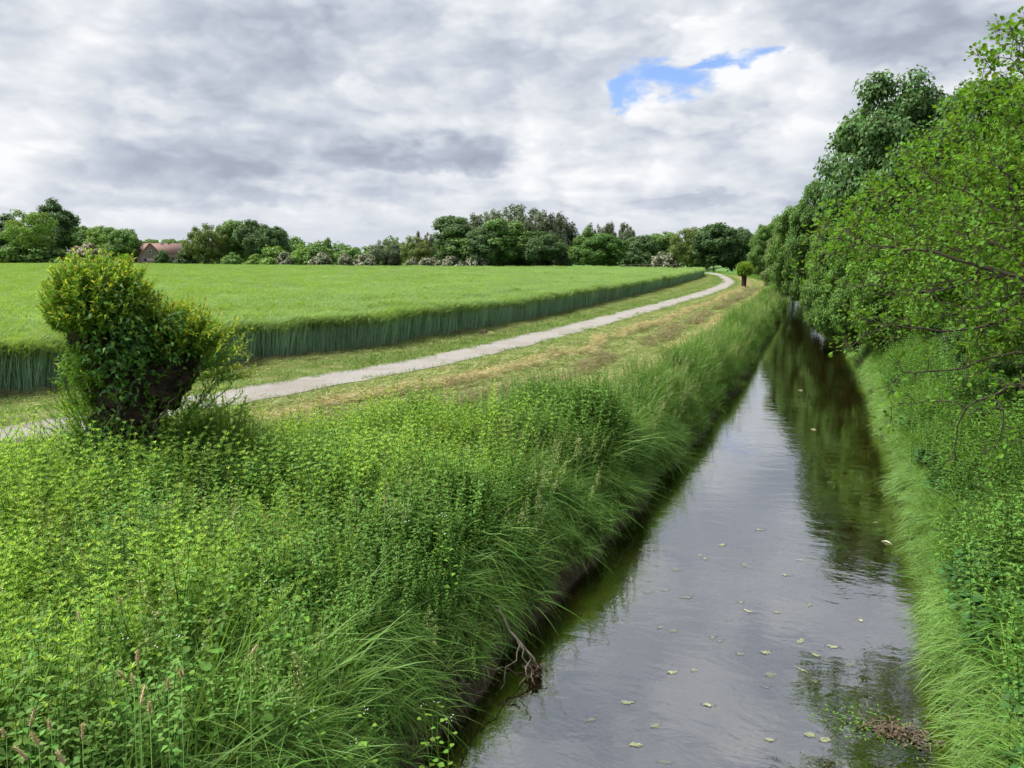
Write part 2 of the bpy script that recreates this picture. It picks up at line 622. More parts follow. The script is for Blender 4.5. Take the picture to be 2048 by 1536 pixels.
def controls(y):
    """x breakpoints and heights across the valley, one row for each y"""
    y = np.asarray(y, float)
    L, Rr, P, Fe, Vg = wl(y), wr(y), C_PC(y), C_FE(y), C_VG(y)
    pf, pn = P - PW, P + PW
    Vg = np.clip(Vg, pn + .25, L - 1.0)
    o = np.ones_like(y)
    rise = 1.4 * np.clip((y - 138) / 30, 0, 1)
    xs = [o * -3500, Fe - 60, Fe, pf, pn, Vg, L - .55 * np.minimum(1, (L - Vg)), L - .22, L - .02, L + .35, L + 1.0, Rr - .8, Rr - .25, Rr, Rr + .25, Rr + 1.0, Rr + 4, Rr + 12, o * 3500]
    zs = [1.6 * o + rise, 1.6 * o + rise * .6, 1.6 * o, 1.5 * o, 1.5 * o, 1.22 * o, .85 * o, .42 * o, .0 * o, -.16 * o, -.34 * o, -.34 * o, -.14 * o, .0 * o, .38 * o, .9 * o, 1.55 * o, 1.9 * o, 2.4 * o]
    return np.stack(xs, -1), np.stack(zs, -1)


def ground(x, y, noise=True):
    x = np.atleast_1d(np.asarray(x, float))
    y = np.atleast_1d(np.asarray(y, float))
    X, Z = controls(y)
    z = np.full(x.shape, Z[..., 0])
    for i in range(X.shape[-1] - 1):
        x0, x1 = X[..., i], X[..., i + 1]
        t = (x - x0) / np.maximum(x1 - x0, 1e-6)
        z = np.where((x >= x0) & (x <= x1), Z[..., i] + t * (Z[..., i + 1] - Z[..., i]), z)
    z = np.where(x > X[..., -1], Z[..., -1], z)
    if noise:
        P = C_PC(y)
        w = np.clip((np.abs(x - P) - PW - .05) / .5, 0, 1) * np.clip((np.abs(z) - .02) / .3, 0, 1)
        z = z + w * (.16 * (fbm(x * .8, y * .8, 11) - .5) + .06 * (vnoise(x * 4, y * 4, 5) - .5))
    return z


ROWS = np.concatenate([np.arange(-40, -2, 2.0), np.arange(-2, 24, .22), np.arange(24, 60, .5), np.arange(60, 150, 1.2),
                       np.arange(150, 260, 6.0), [300, 360, 450, 600, 900, 1500, 3000]])
SUBS = [10, 30, 10, 7, 8, 7, 3, 2, 3, 4, 9, 4, 2, 3, 5, 12, 10, 12]
XR, ZR = controls(ROWS)


def sheet(cols_fn, name, mats, zoff=0.0, noise=True, smooth=True, attr=None):
    X = cols_fn
    nr, nc = X.shape
    Y = np.repeat(ROWS[:nr, None], nc, 1)
    Z = ground(X.ravel(), Y.ravel(), noise).reshape(nr, nc) + zoff
    V = np.stack([X, Y, Z], -1).reshape(-1, 3)
    idx = np.arange(nr * nc).reshape(nr, nc)
    a, b, c, d = idx[:-1, :-1].ravel(), idx[:-1, 1:].ravel(), idx[1:, 1:].ravel(), idx[1:, :-1].ravel()
    g = Geo()
    g.add(V, np.concatenate([np.stack([a, b, c], 1), np.stack([a, c, d], 1)]))
    me = g.mesh(name, mats, smooth)
    if attr:
        for k, fn in attr.items():
            at_ = me.attributes.new(k, 'FLOAT', 'POINT')
            at_.data.foreach_set('value', fn(V[:, 0], V[:, 1], V[:, 2]).astype(np.float32))
    return link(name, me)


gx = []
for i, n in enumerate(SUBS):
    t = np.arange(n) / n
    if i == 0:
        t = 1 - (1 - t) ** 3
    if i == 17:
        t = t ** 3
    gx.append(XR[:, i:i + 1] + t[None] * (XR[:, i + 1:i + 2] - XR[:, i:i + 1]))
gx.append(XR[:, -1:])
GX = np.concatenate(gx, 1)


def a_mown(x, y, z):
    L = C_VG(y)
    fe = C_FE(y)
    return np.clip((L - x) / .3, 0, 1) * np.clip((x - fe + .2) / .3, 0, 1)


def a_mud(x, y, z):
    return np.clip((.75 - z) / .35, 0, 1) * np.clip((x - wl(y) + 3) / 1., 0, 1)


def a_far(x, y, z):
    fy = np.interp(x, FAR_X, FAR_Y)
    return np.maximum(np.clip((y - fy) / 3, 0, 1), np.clip((x - wr(y) - 3) / 3, 0, 1) * np.clip((y - 20) / 30, 0, 1))


def ground_material():
    m, h = mat_new('ground')
    geo = h.new('ShaderNodeNewGeometry')
    pos = geo.outputs['Position']

    def attr(n):
        a = h.new('ShaderNodeAttribute')
        a.attribute_name = n
        return a.outputs['Fac']
    n1 = h.noise(pos, 9, 6, .65)
    n2 = h.noise(pos, 1.2, 4, .55)
    soil = h.ramp(n1, [(.3, (.022, .026, .012)), (.7, (.055, .060, .024))])
    mud = h.ramp(n1, [(.3, (.030, .023, .016)), (.55, (.075, .056, .038)), (.8, (.13, .10, .072))])
    mown = h.ramp(n1, [(.3, (.08, .115, .03)), (.7, (.18, .21, .07))])
    dry = h.ramp(n1, [(.3, (.11, .10, .045)), (.7, (.24, .21, .10))])
    mown = h.mix(h.smooth(n2, .5, .68), mown, dry)
    meadow = h.ramp(n1, [(.3, (.05, .11, .03)), (.7, (.10, .19, .05))])
    bed = h.ramp(h.noise(pos, 2.2, 6, .65), [(.3, (.032, .027, .013)), (.52, (.080, .068, .028)), (.66, (.115, .120, .032)), (.85, (.21, .175, .10))])
    c = h.mix(attr('mown'), soil, mown)
    c = h.mix(attr('far'), c, meadow)
    c = h.mix(attr('mud'), c, mud)
    sp = h.new('ShaderNodeSeparateXYZ')
    h.put(sp.inputs[0], pos)
    c = h.mix(h.smooth(sp.outputs[2], .02, -.06), c, bed)
    p = h.new('ShaderNodeBsdfPrincipled')
    h.put(p.inputs['Base Color'], c)
    p.inputs['Roughness'].default_value = .9
    p.inputs['Specular IOR Level'].default_value = .2
    b = h.new('ShaderNodeBump')
    b.inputs['Strength'].default_value = .7
    b.inputs['Distance'].default_value = .03
    h.put(b.inputs['Height'], h.noise(pos, 22, 5, .65))
    h.put(p.inputs['Normal'], b.outputs[0])
    o = h.new('ShaderNodeOutputMaterial')
    h.put(o.inputs[0], p.outputs[0])
    return m


M['ground'] = ground_material()
grd = sheet(GX, 'ground', [M['ground']], attr={'mown': a_mown, 'mud': a_mud, 'far': a_far})
tag(grd, kind='structure')


# path
def path_material():
    m, h = mat_new('gravel_path')
    geo = h.new('ShaderNodeNewGeometry')
    pos = geo.outputs['Position']
    n1 = h.noise(pos, 26, 8, .7)
    n2 = h.noise(pos, .9, 4, .6)
    c = h.ramp(n1, [(.25, (.13, .122, .11)), (.5, (.225, .216, .205)), (.75, (.31, .30, .29))])
    c = h.mix(h.math('MULTIPLY', h.smooth(n2, .42, .66), .45), c, (.15, .132, .105, 1))
    n3 = h.noise(pos, 5.0, 6, .7)
    c = h.mix(h.math('MULTIPLY', h.smooth(n3, .55, .72), .5), c, (.10, .098, .06, 1))
    n4 = h.noise(pos, 90, 3, .6)
    c = h.mix(h.math('MULTIPLY', h.smooth(n4, .62, .72), .7), c, (.42, .41, .39, 1))
    p = h.new('ShaderNodeBsdfPrincipled')
    h.put(p.inputs['Base Color'], c)
    p.inputs['Roughness'].default_value = .92
    b = h.new('ShaderNodeBump')
    b.inputs['Strength'].default_value = .8
    b.inputs['Distance'].default_value = .02
    h.put(b.inputs['Height'], h.noise(pos, 60, 5, .7))
    h.put(p.inputs['Normal'], b.outputs[0])
    o = h.new('ShaderNodeOutputMaterial')
    h.put(o.inputs[0], p.outputs[0])
    return m


M['path'] = path_material()
pr = ROWS[ROWS < 400]
pe = (fbm(pr * 1.4, pr * 0, 21) - .5) * .28
pe2 = (fbm(pr * 1.4, pr * 0 + 7, 22) - .5) * .28
tt = np.linspace(0, 1, 9)
PX = (C_PC(pr) - PW + .07 + pe)[:, None] * (1 - tt) + (C_PC(pr) + PW - .07 + pe2)[:, None] * tt
pth = sheet(PX, 'path', [M['path']], zoff=.012, noise=False)
tag(pth, kind='structure')


# water
def water_material():
    m, h = mat_new('river_water')
    geo = h.new('ShaderNodeNewGeometry')
    pos = geo.outputs['Position']
    mp = h.new('ShaderNodeMapping')
    h.put(mp.inputs[0], pos)
    mp.inputs['Scale'].default_value = (1.0, 1.0, 1.0)
    na = h.noise(mp.outputs[0], 9, 3, .5, .4)
    mp2 = h.new('ShaderNodeMapping')
    h.put(mp2.inputs[0], pos)
    mp2.inputs['Scale'].default_value = (.45, 1.0, 1.0)
    nb = h.noise(mp2.outputs[0], 2.4, 4, .55, .6)
    calm = h.smooth(h.noise(pos, .35, 2), .35, .65)
    hh = h.math('ADD', h.math('MULTIPLY', na, h.math('ADD', h.math('MULTIPLY', calm, .12), .03)), h.math('MULTIPLY', nb, .42))
    b = h.new('ShaderNodeBump')
    b.inputs['Strength'].default_value = .24
    b.inputs['Distance'].default_value = .05
    h.put(b.inputs['Height'], hh)
    gl = h.new('ShaderNodeBsdfGlossy')
    gl.inputs['Roughness'].default_value = .015
    gl.inputs[0].default_value = (.95, .97, 1, 1)
    h.put(gl.inputs['Normal'], b.outputs[0])
    tr = h.new('ShaderNodeBsdfTransparent')
    tr.inputs[0].default_value = (.74, .66, .44, 1)
    fr = h.new('ShaderNodeFresnel')
    fr.inputs[0].default_value = 2.0
    h.put(fr.inputs['Normal'], b.outputs[0])
    mx = h.new('ShaderNodeMixShader')
    h.put(mx.inputs[0], h.math('ADD', h.math('MULTIPLY', fr.outputs[0], .80), .27, clamp=True))
    h.put(mx.inputs[1], tr.outputs[0])
    h.put(mx.inputs[2], gl.outputs[0])
    o = h.new('ShaderNodeOutputMaterial')
    h.put(o.inputs[0], mx.outputs[0])
    return m


M['water'] = water_material()
wy = np.concatenate([np.arange(-40, 130, 1.0), np.arange(130, 400, 10)])
g = Geo()
V = []
for yv in wy:
    V += [(float(wl(yv)) - .5, yv, 0.0), (float(wr(yv)) + .5, yv, 0.0)]
Fc = []
for i in range(len(wy) - 1):
    a = 2 * i
    Fc += [(a, a + 1, a + 3), (a, a + 3, a + 2)]
g.add(V, Fc)
tag(g.obj('river_water', [M['water']]), kind='structure')


# ------------------------------------------------------------------ scattering (only for what nobody could count)
def scatter(name, protos, P, rot, scl, label, cat, idx=None):
    """one object: a point cloud whose geometry nodes set one of the small plants on every point"""
    P = np.asarray(P, float)
    n = len(P)
    me = bpy.data.meshes.new(name)
    me.vertices.add(n)
    me.vertices.foreach_set('co', P.astype(np.float32).ravel())
    a = me.attributes.new('rot', 'FLOAT_VECTOR', 'POINT')
    a.data.foreach_set('vector', np.asarray(rot, np.float32).ravel())
    a = me.attributes.new('scl', 'FLOAT_VECTOR', 'POINT')
    s = np.asarray(scl, float)
    if s.ndim == 1:
        s = np.repeat(s[:, None], 3, 1)
    a.data.foreach_set('vector', s.astype(np.float32).ravel())
    a = me.attributes.new('idx', 'INT', 'POINT')
    a.data.foreach_set('value', (RNG.integers(0, len(protos), n) if idx is None else idx).astype(np.int32))
    o = link(name, me)
    nt = bpy.data.node_groups.new(name + '_nodes', 'GeometryNodeTree')
    nt.interface.new_socket('Geometry', in_out='INPUT', socket_type='NodeSocketGeometry')
    nt.interface.new_socket('Geometry', in_out='OUTPUT', socket_type='NodeSocketGeometry')
    gi = nt.nodes.new('NodeGroupInput')
    go = nt.nodes.new('NodeGroupOutput')
    join = nt.nodes.new('GeometryNodeJoinGeometry')
    for pm in reversed(protos):
        oi = nt.nodes.new('GeometryNodeObjectInfo')
        oi.inputs[0].default_value = pm
        gti = nt.nodes.new('GeometryNodeGeometryToInstance')
        nt.links.new(oi.outputs['Geometry'], gti.inputs[0])
        nt.links.new(gti.outputs[0], join.inputs[0])
    iop = nt.nodes.new('GeometryNodeInstanceOnPoints')
    nt.links.new(gi.outputs[0], iop.inputs['Points'])
    nt.links.new(join.outputs[0], iop.inputs['Instance'])
    iop.inputs['Pick Instance'].default_value = True

    def na(nm, ty):
        x = nt.nodes.new('GeometryNodeInputNamedAttribute')
        x.data_type = ty
        x.inputs['Name'].default_value = nm
        return [q for q in x.outputs if q.enabled][0]
    nt.links.new(na('idx', 'INT'), iop.inputs['Instance Index'])
    nt.links.new(na('rot', 'FLOAT_VECTOR'), iop.inputs['Rotation'])
    nt.links.new(na('scl', 'FLOAT_VECTOR'), iop.inputs['Scale'])
    nt.links.new(iop.outputs[0], go.inputs[0])
    md = o.modifiers.new('scatter', 'NODES')
    md.node_group = nt
    tag(o, label, cat, kind='stuff')
    return o


def proto(g, name, mats):
    return bpy.data.objects.new(name, g.mesh(name, mats))     # never linked: only a shape to draw from


WIND = np.array((.75, .45, -.25))


def p_grass(seed, n=48, h=.65, w=.008, spread=.16, mats=('grass', 'grass_pale'), bend=.65, droop=.5, wind=WIND, lean=.75):
    r = np.random.default_rng(seed)
    g = Geo()
    th = r.uniform(0, 6.28, n)
    rr = spread * np.sqrt(r.uniform(0, 1, n))
    P = np.stack([rr * np.cos(th), rr * np.sin(th), np.full(n, -.04)], 1)
    D = np.array((0, 0, 1.)) + runit(n, r) * .34 + P * 1.6
    B = runit(n, r) * 1.0 + wind * lean + np.array((0, 0, -droop))
    g_blades(g, P, D, B, h * r.uniform(.55, 1.15, n), w * r.uniform(.7, 1.3, n), bend * r.uniform(.5, 1.25, n), 5,
             (r.uniform(0, 1, n) < .3).astype(int))
    return proto(g, 'grass_clump', [M[mats[0]], M[mats[1]]])


def p_nettle(seed, n=7, h=.75, mat='nettle', L=.062, W=.036):
    r = np.random.default_rng(seed)
    g = Geo()
    for i in range(n):
        b = np.array((*(r.normal(0, .11, 2)), -.03))
        hh = h * r.uniform(.65, 1.1)
        top = b + np.array((*(r.normal(0, .10, 2) + WIND[:2] * .06), hh))
        k = int(hh / .055)
        t = np.linspace(.18, 1, k)
        C = b + (top - b) * t[:, None]
        g_segs(g, [b], [top], .0045, .002, 1, 3)
        ph = (np.arange(k) % 2) * (math.pi / 2) + r.uniform(0, 6)
        for s in (0, math.pi):
            az = ph + s + r.normal(0, .25, k)
            el = .15 + .5 * (t > .93) - r.uniform(0, .55, k)
            D = np.stack([np.cos(az) * np.cos(el), np.sin(az) * np.cos(el), np.sin(el)], 1)
            g_leaves(g, C, D, np.array((0, 0, 1.)) + D * .2 + runit(k, r) * .2, L * r.uniform(.7, 1.15, k) * (1.15 - .55 * t), W * (1.15 - .55 * t), 0, mid=.36)
    return proto(g, 'nettle_clump', [M[mat], M['nettle']])


def p_cleavers(seed, n=12, h=.72):
    r = np.random.default_rng(seed)
    g = Geo()
    for i in range(n):
        b = np.array((*(r.normal(0, .13, 2)), -.02))
        hh = h * r.uniform(.55, 1.15)
        lean = r.normal(0, .16, 2) + WIND[:2] * .1
        k = int(hh / .06)
        t = np.linspace(.25, 1, k)
        C = b + np.stack([lean[0] * t * t, lean[1] * t * t, hh * t], 1)
        g_segs(g, C[:-1], C[1:], .0026, .0022, 1, 3)
        for q in range(7):
            az = q * 6.28 / 7 + np.arange(k) * .4 + r.normal(0, .12, k)
            el = .35 + .5 * t ** 4 + r.normal(0, .15, k)
            D = np.stack([np.cos(az) * np.cos(el), np.sin(az) * np.cos(el), np.sin(el)], 1)
            g_leaves(g, C, D, np.array((0, 0, 1.)) + runit(k, r) * .15, .046 * (1.1 - .5 * t), .0085 * (1.1 - .3 * t), 0, mid=.6)
    return proto(g, 'cleavers_clump', [M['cleavers'], M['mustard']])


def g_mustard(g, r, b, hh, flowers=True):
    top = b + np.array((*(r.normal(0, .06, 2)), hh))
    g_segs(g, [b], [top], .004, .0025, 1, 4)
    k = 11
    t = np.linspace(.25, .97, k)
    C = b + (top - b) * t[:, None]
    az = np.arange(k) * 2.4 + r.uniform(0, 6)
    D = np.stack([np.cos(az), np.sin(az), np.full(k, .15)], 1)
    base = C + nrm(D) * .035
    g_segs(g, C, base, .0015, .0015, 1, 3)
    g_round(g, base, D, np.array((0, 0, 1.)) + D * .3 + runit(k, r) * .25, .066 * (1.2 - .75 * t), .062 * (1.2 - .75 * t), 0)
    if flowers:
        q = 5
        Pt = top + r.normal(0, .014, (q, 3)) + np.array((0, 0, .01))
        g_leaves(g, Pt, runit(q, r), np.array((0, 0, 1.)) + runit(q, r) * .3, .010, .009, 2)


def p_mustard(seed):
    r = np.random.default_rng(seed)
    g = Geo()
    for i in range(2):
        g_mustard(g, r, np.array((*(r.normal(0, .1, 2)), -.02)), r.uniform(.55, .85))
    return proto(g, 'heart_leaf_clump', [M['mustard'], M['mustard'], M['white']])


def p_seed(seed, n=6, h=.95):
    r = np.random.default_rng(seed)
    g = Geo()
    for i in range(n):
        b = np.array((*(r.normal(0, .12, 2)), -.02))
        hh = h * r.uniform(.7, 1.1)
        ln = r.normal(0, .1, 2) + WIND[:2] * .14
        t = np.linspace(0, 1, 6)[:, None]
        p = b + np.concatenate([ln * t ** 2, hh * t], 1)
        g_segs(g, p[:-1], p[1:], .0022, .0018, 0, 3)
        k = 34
        u = r.uniform(.72, 1.0, k)[:, None]
        q = b + np.concatenate([ln * u ** 2, hh * u], 1) + runit(k, r) * .022 * (1.25 - u) * 3
        g_leaves(g, q, runit(k, r) + np.array((.3, .2, .5)), runit(k, r), .028, .006, 1)
    return proto(g, 'seed_stalk', [M['grass_pale'], M['hay']])


def p_broad(seed, n=60, rad=.3, h=.35, L=.085, mat='dark_leaf'):
    r = np.random.default_rng(seed)
    g = Geo()
    th = r.uniform(0, 6.28, n)
    rr = rad * np.sqrt(r.uniform(0, 1, n))
    z = h * (1 - (rr / rad) ** 2 * .5) * r.uniform(.35, 1, n)
    P = np.stack([rr * np.cos(th), rr * np.sin(th), z], 1)
    D = nrm(np.stack([np.cos(th), np.sin(th), r.uniform(-.5, .3, n)], 1) + runit(n, r) * .6)
    g_round(g, P, D, np.array((0, 0, 1.)) + runit(n, r) * .45, L * r.uniform(.6, 1.2, n), L * .85 * r.uniform(.6, 1.2, n), 0)
    Q = P * np.array((.3, .3, 0))
    g_segs(g, Q, P, .0025, .0015, 0, 3)
    return proto(g, 'broad_leaf_clump', [M[mat]])


def p_turf(seed, n=60, h=.085, spread=.2, mats=('turf', 'hay')):
    r = np.random.default_rng(seed)
    g = Geo()
    P = np.stack([r.uniform(-spread, spread, n), r.uniform(-spread, spread, n), np.full(n, -.015)], 1)
    g_blades(g, P, np.array((0, 0, 1.)) + runit(n, r) * .55, runit(n, r) + WIND * .5, h * r.uniform(.5, 1.3, n), .009, .6, 3, (r.uniform(0, 1, n) < .25).astype(int))
    return proto(g, 'turf_clump', [M[mats[0]], M[mats[1]]])


def p_hay(seed, n=46, spread=.22, up=.05, L=.2, mats=('hay', 'turf')):
    r = np.random.default_rng(seed)
    g = Geo()
    P = np.stack([r.uniform(-spread, spread, n), r.uniform(-spread, spread, n), r.uniform(.0, up, n)], 1)
    az = r.normal(.6, .8, n)
    D = np.stack([np.cos(az), np.sin(az), r.uniform(-.1, .35, n)], 1)
    g_blades(g, P, D, runit(n, r) + np.array((0, 0, -.7)), L * r.uniform(.5, 1.2, n), .0085, .4, 3, (r.uniform(0, 1, n) < .22).astype(int))
    return proto(g, 'cut_grass_clump', [M[mats[0]], M[mats[1]]])


def p_barley(seed, n=34, stems=True, spread=.22, wide=1.0):
    r = np.random.default_rng(seed)
    g = Geo()
    b = np.stack([r.uniform(-spread, spread, n), r.uniform(-spread, spread, n), np.zeros(n)], 1)
    hh = r.uniform(.74, .93, n)
    lean = r.normal(0, .05, (n, 2)) + WIND[:2] * .05
    top = b + np.concatenate([lean, hh[:, None]], 1)
    if stems:
        az = r.uniform(0, 6.28, n)
        D = top - b
        B = np.stack([np.cos(az), np.sin(az), np.zeros(n)], 1)
        g_blades(g, b, D, B, hh, .011, .06, 3, 0, flat=6)
        # sheath leaves along the stem
        t = r.uniform(.25, .8, n)
        C = b + D * t[:, None]
        g_blades(g, C, D + B * .25, B + np.array((0, 0, -.6)), r.uniform(.16, .3, n), .012, .7, 4, 0)
        t = r.uniform(.6, .98, n)
        C = b + D * t[:, None]
        g_blades(g, C, D + runit(n, r) * .3, runit(n, r) + WIND * .6 + np.array((0, 0, -.5)), r.uniform(.14, .26, n), .014, .6, 4, 1)
        # yellowed leaves at the foot
        k = n // 3
        g_blades(g, b[:k] + np.array((0, 0, .03)), B[:k] + np.array((0, 0, .5)), B[:k] + np.array((0, 0, -.8)), .16, .012, .8, 3, 2)
    else:
        k = n
        az = r.uniform(0, 6.28, k)
        B = np.stack([np.cos(az), np.sin(az), np.zeros(k)], 1)
        g_blades(g, top - np.array((0, 0, .22)), np.array((0, 0, 1.)) + B * .5, B + WIND * .4 + np.array((0, 0, -.6)), .26, .012 * wide, .8, 4, 1)
    # ear with its awns, nodding down wind
    ed = nrm(np.array((0, 0, .8)) + runit(n, r) * .3 + WIND * .7)
    for j in range(5):
        dj = nrm(ed + runit(n, r) * .22)
        g_blades(g, top + ed * .01 * j, dj, WIND + np.array((0, 0, -.5)), r.uniform(.13, .20, n), .007 * wide, .35, 3, 1)
    return proto(g, 'barley_clump', [M['barley_stem'], M['barley_ear'], M['barley_dry']])


def rots(n, tilt=.12):
    return np.stack([RNG.normal(0, tilt, n), RNG.normal(0, tilt, n), RNG.normal(0, .6, n)], 1)


def rots_full(n, tilt=.1):
    return np.stack([RNG.normal(0, tilt, n), RNG.normal(0, tilt, n), RNG.uniform(0, 6.28, n)], 1)


def put_on(x, y, dz=0.0):
    return np.stack([x, y, ground(x, y) + dz], 1)


def region(n, y0, y1, fl, fr, power=1.0):
    """n random points with y in y0..y1 (denser near y0 for power>1) and x between the curves fl and fr"""
    y = y0 + (y1 - y0) * RNG.uniform(0, 1, n) ** power
    a, b = fl(y), fr(y)
    return a + (b - a) * RNG.uniform(0, 1, n), y


# ------------------------------------------------------------------ barley field
BX0 = -330
gxs = []
yb = np.concatenate([np.arange(-20, 20, 1.5), np.arange(20, 60, 2), np.arange(60, 160, 3.0)])
u = np.concatenate([[0, .004, .01, .02, .035], np.linspace(.05, 1, 40)])
V = []
fe_b = C_FE(yb) - .45
X = fe_b[:, None] + (BX0 - fe_b)[:, None] * u[None]
Y = np.repeat(yb[:, None], len(u), 1)
YL = np.interp(X, FAR_X, FAR_Y)
Y = np.minimum(Y, YL)
Z = ground(X.ravel(), Y.ravel()).reshape(X.shape) + .66 + .10 * (fbm(X * .12, Y * .45, 31) - .5) + .1 * (fbm(X * .03, Y * .08, 33) - .5)
Z[:, 0] -= .6
g = Geo()
nr, nc = X.shape
idx = np.arange(nr * nc).reshape(nr, nc)
a, b, c, d = idx[:-1, :-1].ravel(), idx[:-1, 1:].ravel(), idx[1:, 1:].ravel(), idx[1:, :-1].ravel()
g.add(np.stack([X, Y, Z], -1).reshape(-1, 3), np.concatenate([np.stack([a, b, c], 1), np.stack([a, c, d], 1)]))


def canopy_material():
    m, h = mat_new('barley_canopy')
    geo = h.new('ShaderNodeNewGeometry')
    pos = geo.outputs['Position']
    mp = h.new('ShaderNodeMapping')
    h.put(mp.inputs[0], pos)
    mp.inputs['Scale'].default_value = (.35, 1, 1)
    n1 = h.noise(pos, 14, 6, .7)
    n2 = h.noise(mp.outputs[0], .35, 4, .55)
    c = h.ramp(n1, [(.3, (.10, .19, .04)), (.7, (.18, .295, .068))])
    c2 = h.ramp(n1, [(.3, (.14, .24, .05)), (.7, (.235, .345, .095))])
    c = h.mix(h.smooth(n2, .38, .62), c, c2)
    p = h.new('ShaderNodeBsdfPrincipled')
    h.put(p.inputs['Base Color'], c)
    p.inputs['Roughness'].default_value = .8
    p.inputs['Specular IOR Level'].default_value = .15
    bb = h.new('ShaderNodeBump')
    bb.inputs['Strength'].default_value = .8
    bb.inputs['Distance'].default_value = .08
    h.put(bb.inputs['Height'], h.noise(pos, 9, 5, .7))
    h.put(p.inputs['Normal'], bb.outputs[0])
    o = h.new('ShaderNodeOutputMaterial')
    h.put(o.inputs[0], p.outputs[0])
    return m


M['canopy'] = canopy_material()
tag(g.obj('barley_canopy', [M['canopy']], smooth=True), 'dense green canopy of the barley field behind its edge', 'barley', kind='stuff')


def in_view(x, y, lo=-60, hi=14):
    a = np.degrees(np.arctan2(x, y))
    return (a > lo) & (a < hi)


def keep_barley(x, y):
    return in_view(x, y, -61, 13) & (y < np.interp(x, FAR_X, FAR_Y))


# edge rows with their stems
PB = [p_barley(s) for s in (1, 2, 3)]
n = 9000
y = 4 + 112 * RNG.uniform(0, 1, n) ** 1.35
x = C_FE(y) + (fbm(y * .8, y * 0, 44) - .5) * .35 - 3.0 * RNG.uniform(0, 1, n) ** 1.6
k = keep_barley(x, y)
x, y = x[k], y[k]
s = RNG.uniform(.9, 1.12, len(x)) * (1 + .12 * (fbm(x * .3, y * .3, 8) - .5))
scatter('barley_edge', PB, put_on(x, y), rots(len(x), .05), s, 'tall barley stems along the field edge, dark below the ears', 'barley')
# ears over the field
PT = [p_barley(s, 30, False, .34, 1.3) for s in (11, 12, 13)]
n = 42000
D = 2.5 + 75 * RNG.uniform(0, 1, n) ** 1.5
y = RNG.uniform(-2, 125, n)
x = C_FE(y) - D
k = keep_barley(x, y) & (np.hypot(x, y) < 95)
x, y = x[k], y[k]
s = RNG.uniform(.92, 1.1, len(x)) * (1 + .22 * (fbm(x * .14, y * .5, 31) - .5))
scatter('barley_ears', PT, put_on(x, y, -.02), rots(len(x), .06), s, 'yellow green barley ears covering the near field', 'barley')
PT2 = [p_barley(s, 46, False, .8, 2.6) for s in (21, 22)]
n = 26000
x = RNG.uniform(-230, -20, n)
y = RNG.uniform(20, 145, n)
k = keep_barley(x, y) & (x < C_FE(y) - 3) & (np.hypot(x, y) > 70)
x, y = x[k], y[k]
s = RNG.uniform(.92, 1.08, len(x)) * (1 + .14 * (fbm(x * .1, y * .4, 31) - .5))
scatter('barley_ears', PT2, put_on(x, y, -.02), rots(len(x), .06), s, 'pale green barley ears of the far field', 'barley')

# ------------------------------------------------------------------ mown verge and slope
PTURF = [p_turf(s) for s in (1, 2, 3)]
PHAY = [p_hay(s) for s in (1, 2, 3)]
PHAYB = [p_hay(s, mats=('hay_brown', 'hay'), L=.22, up=.09) for s in (4, 5)]
n = 9000
x, y = region(n, 3, 118, lambda y: C_FE(y) + .1, lambda y: C_PC(y) - PW + .05 + .3 * vnoise(y * 1.3, y * 0, 201), 1.5)
e = np.abs(x - (C_PC(y) - PW))
k = in_view(x, y, -62)
x, y = x[k], y[k]
scatter('verge_grass', PTURF, put_on(x, y), rots_full(len(x)), RNG.uniform(.7, 1.3, len(x)) * (.7 + .7 * vnoise(x * .9, y * .9, 3)), 'short mown grass on the verge between barley and path', 'grass')
x, y = region(7500, 3, 118, lambda y: C_FE(y) - .1, lambda y: C_FE(y) + (C_PC(y) - PW - C_FE(y)) * .58, 1.5)
k = in_view(x, y, -62)
x, y = x[k], y[k]
scatter('verge_cuttings', PHAY, put_on(x, y, .01), rots(len(x)), RNG.uniform(.5, .95, len(x)), 'pale cut grass lying along the barley edge', 'cut grass')
x, y = region(1500, 4, 110, lambda y: C_FE(y) - .25, lambda y: C_FE(y) + .3, 1.5)
scatter('dry_edge_weeds', PHAYB, put_on(x, y, .02), rots_full(len(x)), RNG.uniform(.5, 1.0, len(x)), 'dry yellow brown stalks at the foot of the barley', 'dry grass')
slope_l = lambda y: C_PC(y) + PW - .02 - .3 * vnoise(y * 1.3, y * 0, 202)
x, y = region(11000, 4, 118, slope_l, lambda y: C_VG(y) + .25, 1.6)
k = in_view(x, y, -62)
x, y = x[k], y[k]
t = (x - slope_l(y)) / np.maximum(C_VG(y) - slope_l(y), .3)
scatter('slope_grass', PTURF, put_on(x, y), rots_full(len(x)), RNG.uniform(.5, 1.1, len(x)) * (1.15 - .5 * t), 'short mown grass on the bank slope below the path', 'grass')
x, y = region(9500, 6, 118, lambda y: slope_l(y) + .35, lambda y: C_VG(y) + .35, 1.6)
w = .5 + .5 * np.sin((x - C_PC(y)) * 9.0 + 2.5 * fbm(x * .5, y * .25, 4))
k = (RNG.uniform(0, 1, len(x)) < .35 + .65 * w) & in_view(x, y, -62)
x, y, w = x[k], y[k], w[k]
scatter('slope_cuttings', PHAY, put_on(x, y, .01 + .05 * w), rots(len(x)), RNG.uniform(.6, 1.15, len(x)), 'straw coloured cut grass lying in swaths on the bank slope', 'cut grass')
